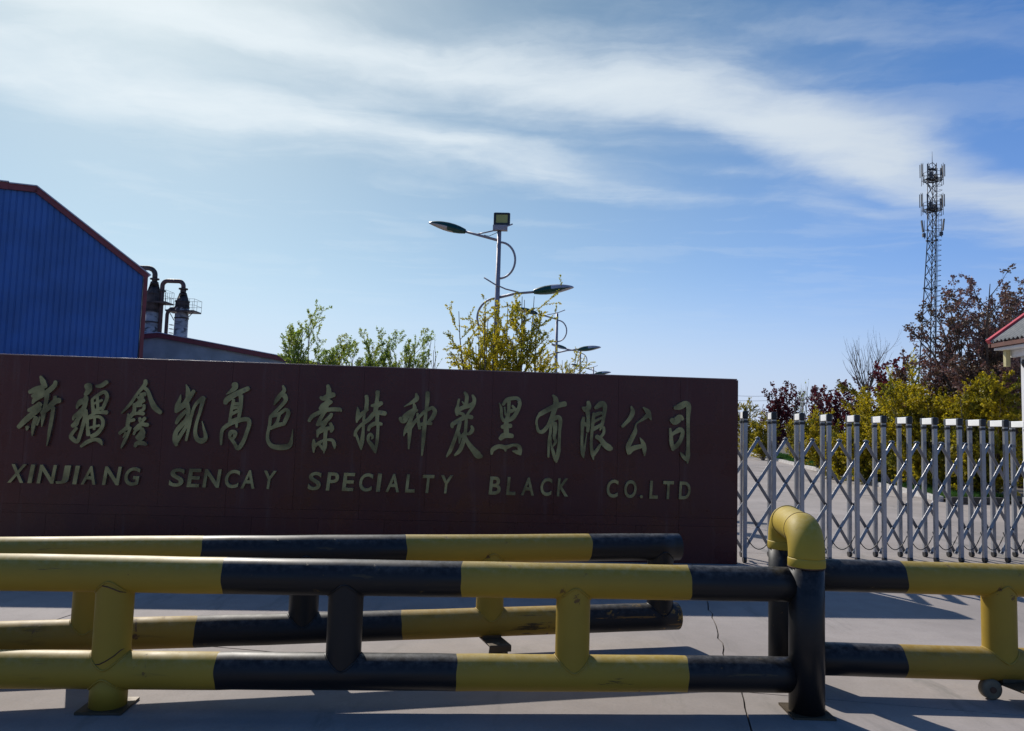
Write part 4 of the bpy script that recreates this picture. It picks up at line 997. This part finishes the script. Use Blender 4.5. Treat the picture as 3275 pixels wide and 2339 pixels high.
mb = MB(); mb.tube([gl(11.16, 16.5, 3.02), gl(11.16, 16.5, 3.09), gl(11.16, 16.5, 3.16), gl(11.16, 16.5, 3.22)], [0.03, 0.075, 0.085, 0.06], 16); mb.bar(gl(11.16, 16.5, 3.18), gl(11.30, 16.5, 3.18), 0.03, 0.03)
ca = mb.build('wall_camera', M_capb); ca.parent = None; ca.location = G0
ca['label'] = 'small dark dome camera under the gatehouse eave'; ca['category'] = 'camera'

# ------------------------------------------------------------------ planting
def unit(r):
    while True:
        v = (r.uniform(-1, 1), r.uniform(-1, 1), r.uniform(-1, 1)); l = v[0] ** 2 + v[1] ** 2 + v[2] ** 2
        if 0.05 < l < 1: l = math.sqrt(l); return Vector((v[0] / l, v[1] / l, v[2] / l))
class Plant:
    def __init__(s, seed): s.r = random.Random(seed); s.mb = MB(); s.lp = []; s.ld = []; s.ls = []
    def shoot(s, P, D, L, R, lvl, spec):
        r = s.r; sp = spec[lvl]; k = sp.get('seg', 5)
        pts = [P.copy()]; rad = [R]; d = D.normalized(); p = P.copy(); dirs = [d.copy()]
        for i in range(k):
            d = (d + unit(r) * sp.get('bend', 0.12) + Vector((0, 0, sp.get('up', 0.08)))).normalized()
            p = p + d * (L / k); pts.append(p.copy()); dirs.append(d.copy()); rad.append(max(R * (1 - 0.82 * (i + 1) / k), 0.0022))
        s.mb.tube(pts, rad, 5 if R > 0.012 else 3, False)
        def at_(t):
            q = t * k; i = min(k - 1, int(q)); return pts[i].lerp(pts[i + 1], q - i), dirs[i]
        lf = sp.get('leaf', 0)
        if lf:
            nl = int(L * lf); t0 = sp.get('l0', 0.1)
            for _ in range(nl):
                t = t0 + (sp.get('l1', 1.0) - t0) * r.random(); q, dd = at_(t)
                s.lp.append(q + unit(r) * sp.get('loff', 0.015)); s.ld.append(dd); s.ls.append(sp.get('ls', 0.04) * r.uniform(0.6, 1.25))
        for _ in range(sp.get('tuft', 0)):
            q, dd = at_(1.0); s.lp.append(q - dd * r.uniform(0, 0.06) + unit(r) * sp.get('toff', 0.03)); s.ld.append(dd); s.ls.append(sp.get('ls', 0.05) * r.uniform(0.6, 1.3))
        if lvl + 1 < len(spec):
            nx = spec[lvl + 1]; n_ = nx['n']; n_ = n_ if isinstance(n_, int) else r.randint(*n_)
            for i in range(n_):
                t = nx.get('t0', 0.2) + (nx.get('t1', 0.98) - nx.get('t0', 0.2)) * (i + r.random()) / n_
                q, dd = at_(t); a = r.uniform(0, 2 * math.pi)
                x = dd.orthogonal().normalized(); x = Quaternion(dd, a) @ x
                an = math.radians(r.uniform(*nx['ang'])); nd = dd * math.cos(an) + x * math.sin(an)
                ll = L * r.uniform(*nx['lr']) * (1 - nx.get('taper', 0.5) * t)
                s.shoot(q, nd, ll, max(0.0025, R * nx.get('rr', 0.5) * (1 - 0.5 * t)), lvl + 1, spec)
    def leaves(s, name, mat, parent, ratio=0.42, hang=0.3):
        n = len(s.lp)
        if not n: return
        rs = np.random.RandomState(s.r.randint(0, 10 ** 6))
        P = np.array([tuple(v) for v in s.lp]); D = np.array([tuple(v) for v in s.ld]); S = np.array(s.ls)[:, None]
        A = D * 0.5 + rs.normal(size=(n, 3)) * 0.6; A[:, 2] -= hang * 0.4; A /= np.linalg.norm(A, axis=1, keepdims=True)
        N = rs.normal(size=(n, 3)); B = np.cross(A, N); B /= np.linalg.norm(B, axis=1, keepdims=True)
        C = np.cross(A, B)
        v = np.stack([P, P + A * S * 0.5 + B * S * ratio + C * S * 0.08, P + A * S, P + A * S * 0.5 - B * S * ratio + C * S * 0.08], 1).reshape(-1, 3)
        me = bpy.data.meshes.new(name)
        me.vertices.add(4 * n); me.vertices.foreach_set('co', v.astype(np.float32).ravel())
        me.loops.add(4 * n); me.loops.foreach_set('vertex_index', np.arange(4 * n, dtype=np.int32))
        me.polygons.add(n); me.polygons.foreach_set('loop_start', np.arange(0, 4 * n, 4, dtype=np.int32)); me.polygons.foreach_set('loop_total', np.full(n, 4, dtype=np.int32))
        me.materials.append(mat); me.update(); me.validate()
        return put(name, me, parent)
NLEAF = 0
def plant(kind, label, cat, px, py, Y, height, spread, seed, spec, stems, lmat, bark=None, group=None, ratio=0.42, lean=(0, 0), hang=0.3, trunk=None, aim=None):
    """px, py: where it is seen; Y: its distance; it stands on the ground there"""
    global NLEAF
    q = at(px, py, Y); base = Vector((q.x, Y, 0.06 if q.x > KX(Y) and Y > 17 else 0.0))
    t = thing(kind, label, cat, base, 0, group); P = Plant(seed); r = P.r
    z0 = Vector((0, 0, -0.05))
    if trunk:
        th, tr = trunk
        pts = [z0, Vector((r.uniform(-.03, .03), r.uniform(-.03, .03), th * 0.5)), Vector((lean[0] * 0.1, 0, th))]
        P.mb.tube(pts, [tr * 1.2, tr, tr * 0.85], 8); z0 = pts[-1]
    height *= {'young_tree': 0.875, 'gold_sapling': 0.905, 'sapling': 1.13}.get(kind, 1.0)
    for i in range(stems):
        a = 2 * math.pi * (i + r.random()) / stems; sp = spread * math.sqrt(r.random()) if stems > 1 else 0
        d = Vector((math.cos(a) * sp + lean[0], math.sin(a) * sp + lean[1], 1.0))
        P.shoot(z0 + Vector((math.cos(a), math.sin(a), 0)) * (0.05 if trunk else 0.12) * r.random() , d, (height - z0.z) * r.uniform(0.68, 1.0) * (1.0 if i else 1.02), 0.012 + 0.006 * height if not trunk else trunk[1] * 0.6, 0, spec)
    P.mb.build('trunk', bark or M_bark, t, fix=False)
    P.leaves('crown', lmat, t, ratio, hang); NLEAF += len(P.lp)
    return t
# growth habits
GOLD = [dict(bend=0.06, up=0.10, seg=7, leaf=36, ls=0.036, l0=0.15, l1=0.86), dict(n=(18, 23), ang=(35, 65), lr=(0.16, 0.36), taper=0.45, t0=0.08, t1=0.92, bend=0.14, up=0.10, seg=4, leaf=120, ls=0.036, l1=0.88, rr=0.35, loff=0.012),
        dict(n=(3, 5), ang=(30, 60), lr=(0.3, 0.6), bend=0.15, up=0.05, seg=3, leaf=150, ls=0.034, rr=0.5, loff=0.01)]
HEDGE = [dict(bend=0.06, up=0.08, seg=6, leaf=30, ls=0.06), dict(n=(16, 20), ang=(40, 75), lr=(0.22, 0.42), taper=0.35, t0=0.05, t1=0.97, bend=0.14, up=0.06, seg=4, leaf=90, ls=0.05, rr=0.35),
         dict(n=(5, 6), ang=(30, 65), lr=(0.3, 0.65), bend=0.15, up=0.04, seg=3, leaf=130, ls=0.048, rr=0.5)]
GREEN = [dict(bend=0.05, up=0.12, seg=6, leaf=0, tuft=5, ls=0.06), dict(n=(13, 16), ang=(22, 50), lr=(0.28, 0.5), taper=0.5, t0=0.18, bend=0.10, up=0.16, seg=4, leaf=26, l0=0.4, ls=0.045, tuft=11, toff=0.05, rr=0.45),
         dict(n=(6, 8), ang=(25, 55), lr=(0.28, 0.5), bend=0.12, up=0.10, seg=3, leaf=110, l0=0.25, ls=0.043, tuft=9, toff=0.045, rr=0.5)]
PLUM = [dict(bend=0.07, up=0.05, seg=6, leaf=6, ls=0.07), dict(n=(11, 13), ang=(22, 55), lr=(0.30, 0.55), taper=0.45, t0=0.15, bend=0.10, up=0.08, seg=5, leaf=16, l0=0.3, ls=0.06, tuft=9, toff=0.055, rr=0.5),
        dict(n=(8, 10), ang=(25, 60), lr=(0.25, 0.5), bend=0.14, up=0.05, seg=3, leaf=60, l0=0.35, ls=0.058, loff=0.03, tuft=12, toff=0.055, rr=0.5)]
PLUMAIR = [dict(bend=0.07, up=0.06, seg=6, leaf=4, ls=0.06), dict(n=(9, 11), ang=(22, 55), lr=(0.30, 0.55), taper=0.45, t0=0.15, bend=0.10, up=0.08, seg=5, leaf=10, l0=0.3, ls=0.07, tuft=6, toff=0.05, rr=0.5),
        dict(n=(5, 7), ang=(25, 60), lr=(0.22, 0.45), bend=0.14, up=0.05, seg=3, leaf=34, l0=0.45, ls=0.066, loff=0.025, tuft=10, toff=0.05, rr=0.5)]
REDB = [dict(bend=0.06, up=0.10, seg=6, leaf=14, l0=0.2, ls=0.12, tuft=8, toff=0.09), dict(n=(8, 10), ang=(22, 50), lr=(0.22, 0.42), taper=0.4, t0=0.15, bend=0.12, up=0.10, seg=4, leaf=34, l0=0.2, ls=0.12, loff=0.06, tuft=10, toff=0.09, rr=0.45)]
BARE = [dict(bend=0.08, up=0.02, seg=6), dict(n=(7, 9), ang=(20, 50), lr=(0.45, 0.95), taper=0.45, t0=0.1, t1=0.9, bend=0.07, up=0.20, seg=7, rr=0.5), dict(n=(3, 4), ang=(20, 50), lr=(0.15, 0.5), bend=0.08, up=0.18, seg=5, rr=0.5)]
PALE = [dict(bend=0.03, up=0.10, seg=6), dict(n=(16, 20), ang=(12, 25), lr=(0.2, 0.4), taper=0.4, t0=0.2, bend=0.06, up=0.2, seg=4, rr=0.55, leaf=4, ls=0.08)]
TWIG = [dict(bend=0.05, up=0.08, seg=6, leaf=2, ls=0.05, l0=0.5), dict(n=(5, 7), ang=(20, 45), lr=(0.2, 0.45), bend=0.08, up=0.1, seg=4, rr=0.5, leaf=10, ls=0.06, l0=0.4, tuft=3)]
gG, gY, gR, gH = 'young green trees behind the sign', 'yellow leaved saplings by the lamps', 'dark red shrubs along the road', 'yellow leaved shrubs of the hedge'
def zz(py, Y, px=1640):     # height of the sight line at distance Y
    return at(px, py, Y).z
plant('young_tree', 'tallest green tree, its bare tipped shoots rising left of the others behind the wall', 'tree', 1000, 1150, 23.0, zz(985, 23), 0.30, 11, GREEN, 6, L_green, group=gG)
plant('young_tree', 'bushy green tree second from the left behind the wall', 'tree', 1100, 1150, 23.6, zz(1045, 23.6), 0.26, 12, GREEN, 5, L_green, group=gG)
plant('young_tree', 'green tree with two tall forked tops, third from the left behind the wall', 'tree', 1172, 1150, 23.0, zz(1026, 23), 0.24, 13, GREEN, 5, L_green, group=gG)
plant('young_tree', 'smallest green tree leaning to the right, at the right end of the green group', 'tree', 1258, 1150, 23.4, zz(1056, 23.4), 0.20, 14, GREEN, 4, L_green, group=gG, lean=(0.12, 0))
plant('sapling', 'nearly bare sapling peeping over the wall right of the green trees', 'tree', 1340, 1150, 24.0, zz(1112, 24), 0.14, 15, TWIG, 3, L_green, M_twig)
plant('sapling', 'thin bare sapling with one tall twig, nearest the yellow saplings', 'tree', 1384, 1150, 24.0, zz(1105, 24), 0.12, 16, TWIG, 2, L_green, M_twig)
plant('gold_sapling', 'widest yellow leaved sapling in front of the nearest lamp pole', 'tree', 1562, 1100, 16.6, zz(905, 16.6), 0.20, 21, GOLD, 11, L_gold, M_twig, gY, 0.5)
plant('gold_sapling', 'upright yellow leaved sapling just right of the nearest lamp pole', 'tree', 1668, 1100, 16.8, zz(885, 16.8), 0.08, 22, GOLD, 6, L_gold, M_twig, gY, 0.5)
plant('gold_sapling', 'yellow leaved sapling with a long whip, under the right lamp head', 'tree', 1727, 1100, 16.9, zz(890, 16.9), 0.05, 23, GOLD, 3, L_gold, M_twig, gY, 0.5, lean=(0.03, 0))
plant('gold_sapling', 'small yellow leaved sapling at the foot of the second lamp', 'tree', 1815, 1150, 27.0, zz(1095, 27), 0.10, 24, GOLD, 5, L_gold, M_twig, gY, 0.5)
# right of the road, far to near
plant('gold_shrub', 'yellow leaved shrub tight against the right end of the red wall', 'shrub', 2386, 1400, 47.0, zz(1283, 47, 2386), 0.16, 31, HEDGE, 5, L_hedge, M_twig, gH, 0.5)
plant('gold_shrub', 'low yellow leaved shrub under the leftmost dark red shrub', 'shrub', 2440, 1420, 42.0, zz(1330, 42, 2440), 0.30, 32, HEDGE, 6, L_hedge, M_twig, gH, 0.5)
plant('bare_sapling', 'bare sapling of two thin twigs above the leftmost dark red shrub', 'tree', 2428, 1380, 50.0, zz(1240, 50, 2428), 0.10, 33, TWIG, 2, L_red, M_twig)
plant('red_shrub', 'leftmost dark red leaved shrub beyond the gate', 'shrub', 2480, 1380, 45.0, zz(1240, 45, 2480), 0.20, 34, REDB, 10, L_red, M_twig, gR)
plant('red_shrub', 'dark red leaved shrub just left of the pale bare poplar', 'shrub', 2532, 1380, 46.0, zz(1258, 46, 2532), 0.16, 35, REDB, 7, L_red, M_twig, gR)
plant('pale_poplar', 'pale grey poplar with tight upright bare branches among the dark red shrubs', 'tree', 2562, 1400, 43.0, zz(1238, 43, 2562), 0.08, 36, PALE, 5, L_green, M_barkpale)
plant('red_shrub', 'sparse dark red leaved shrub just right of the pale poplar', 'shrub', 2615, 1380, 42.0, zz(1260, 42, 2615), 0.18, 37, REDB, 7, L_red, M_twig, gR)
plant('red_shrub', 'broad dark red leaved shrub left of the bare tree', 'shrub', 2676, 1380, 38.0, zz(1240, 38, 2676), 0.22, 38, REDB, 9, L_red, M_twig, gR)
plant('red_shrub', 'dark red leaved shrub at the foot of the bare tree', 'shrub', 2735, 1380, 36.0, zz(1225, 36, 2735), 0.20, 39, REDB, 7, L_red, M_twig, gR)
plant('gold_shrub', 'yellow leaved shrub below the pale poplar', 'shrub', 2560, 1440, 38.0, zz(1345, 38, 2560), 0.22, 40, HEDGE, 6, L_hedge, M_twig, gH, 0.5)
plant('gold_shrub', 'yellow leaved shrub below the sparse dark red shrub, at the grass edge', 'shrub', 2618, 1440, 31.0, zz(1325, 31, 2618), 0.26, 41, HEDGE, 6, L_hedge, M_twig, gH, 0.5)
plant('bare_tree', 'leafless tree with long upright twigs spreading above the hedge', 'tree', 2772, 1400, 30.5, zz(1085, 30.5, 2772), 0.55, 42, BARE, 6, L_red, M_twig, trunk=(zz(1275, 30.5, 2772), 0.055))
plant('gold_shrub', 'tall narrow yellow leaved shrub in front of the bare tree trunk', 'shrub', 2768, 1440, 27.0, zz(1255, 27, 2768), 0.14, 43, HEDGE, 6, L_hedge, M_twig, gH, 0.5)
plant('red_shrub', 'tall dark red leaved shrub left of the purple leaved tree', 'shrub', 2872, 1350, 27.0, zz(1150, 27, 2872), 0.16, 44, REDB, 9, L_red, M_twig, gR)
plant('red_shrub', 'dark red leaved shrub leaning over the yellow hedge right of the bare tree', 'shrub', 2838, 1350, 28.5, zz(1195, 28.5, 2838), 0.16, 45, REDB, 7, L_red, M_twig, gR)
plant('gold_shrub', 'thin yellow shrub with tall whips left of the purple tree', 'shrub', 2912, 1350, 24.0, zz(1130, 24, 2912), 0.09, 46, GOLD, 5, L_gold, M_twig, gH, 0.5)
plant('gold_shrub', 'yellow leaved shrub at the left end of the dense hedge, behind the fourth gate post', 'shrub', 2692, 1480, 25.5, zz(1365, 25.5, 2692), 0.5, 47, HEDGE, 9, L_hedge, M_twig, gH, 0.5)
plant('gold_shrub', 'yellow leaved hedge shrub right of the leftmost of the dense hedge', 'shrub', 2775, 1480, 23.5, zz(1325, 23.5, 2775), 0.48, 48, HEDGE, 11, L_hedge, M_twig, gH, 0.5)
plant('gold_shrub', 'brightest yellow hedge shrub, left of the purple tree', 'shrub', 2858, 1480, 22.5, zz(1275, 22.5, 2858), 0.42, 49, HEDGE, 12, L_hedge, M_twig, gH, 0.5)
plant('gold_shrub', 'tallest yellow hedge shrub, topped by the lower purple branches', 'shrub', 2940, 1480, 21.0, zz(1235, 21, 2940), 0.40, 50, HEDGE, 13, L_hedge, M_twig, gH, 0.5)
plant('gold_shrub', 'yellow hedge shrub under the middle of the purple tree', 'shrub', 3020, 1480, 20.0, zz(1255, 20, 3020), 0.42, 51, HEDGE, 13, L_hedge, M_twig, gH, 0.5)
plant('gold_shrub', 'shaded yellow hedge shrub near the gatehouse end of the bed', 'shrub', 3105, 1480, 19.2, zz(1265, 19.2, 3105), 0.40, 52, HEDGE, 12, L_hedge, M_twig, gH, 0.5)
plant('gold_shrub', 'yellow hedge shrub with a tall shoot beside the gatehouse wall', 'shrub', 3172, 1480, 18.8, zz(1185, 18.8, 3190), 0.13, 53, HEDGE, 9, L_hedge, M_twig, gH, 0.5)
plant('plum_tree', 'tallest purple leaved plum tree above the hedge, left of the gatehouse roof', 'tree', 3135, 1400, 20.6, 0.99 * zz(915, 20.6, 3118), 0.52, 61, PLUMAIR, 14, L_plum, trunk=(1.3, 0.09), hang=0.6)

plant('plum_tree', 'purple leaved plum tree rising behind the red roof verge, partly outside the view', 'tree', 3262, 1400, 22.5, 0.95 * zz(940, 22.5, 3262), 0.40, 62, PLUMAIR, 9, L_plum, trunk=(1.3, 0.08), hang=0.6)

plant('plum_tree', 'lower purple leaved plum tree at the foot of the mast, over the yellow hedge', 'tree', 3035, 1400, 21.8, 0.86 * zz(1085, 21.8, 3035), 0.42, 63, PLUMAIR, 10, L_plum, trunk=(1.0, 0.06), hang=0.6)
plant('plum_tree', 'low purple leaved plum tree in front of the hedge near the gatehouse wall', 'tree', 3165, 1400, 19.4, 0.95 * zz(1130, 19.4, 3165), 0.42, 64, PLUMAIR, 9, L_plum, trunk=(1.2, 0.05), hang=0.6)

# grass along the kerb
rs = np.random.RandomState(3); n = 26000
yy = 18.0 + 42 * rs.rand(n) ** 1.6; xx = 9.99 + (yy - 17.8) * 0.188 + 0.12 + 1.6 * rs.rand(n)
h = (0.07 + 0.10 * rs.rand(n)) * (1 + (yy - 18) * 0.01); a = rs.rand(n) * 6.28; wd = 0.008 + 0.0006 * (yy - 18)
bx, by = np.cos(a) * wd, np.sin(a) * wd
v = np.stack([np.stack([xx - bx, yy - by, np.full(n, 0.065)], 1), np.stack([xx + bx, yy + by, np.full(n, 0.065)], 1), np.stack([xx + rs.normal(size=n) * 0.03, yy + rs.normal(size=n) * 0.03, 0.065 + h], 1)], 1).reshape(-1, 3)
me = bpy.data.meshes.new('grass'); me.vertices.add(3 * n); me.vertices.foreach_set('co', v.astype(np.float32).ravel())
me.loops.add(3 * n); me.loops.foreach_set('vertex_index', np.arange(3 * n, dtype=np.int32)); me.polygons.add(n)
me.polygons.foreach_set('loop_start', np.arange(0, 3 * n, 3, dtype=np.int32)); me.polygons.foreach_set('loop_total', np.full(n, 3, dtype=np.int32))
me.materials.append(L_grass); me.update(); me.validate()
o = put('grass', me); o['kind'] = 'stuff'; o['label'] = 'bright green grass strip between kerb and hedge'
for k, (y0, y1) in enumerate(((1256, 1262), (1271, 1277))):
    p0, p1 = at(2230, y0 - 4, 120), at(2520, y1, 118); mb = MB()
    mb.tube([p0.lerp(p1, i / 12) - Vector((0, 0, 0.5 * (1 - (2 * i / 12 - 1) ** 2))) for i in range(13)], 0.022, 4)
    o = mb.build('power_line', M_cable); o['label'] = ('upper' if k == 0 else 'lower') + ' thin power line in the distance right of the red wall'; o['category'] = 'cable'
print('leaves', NLEAF)
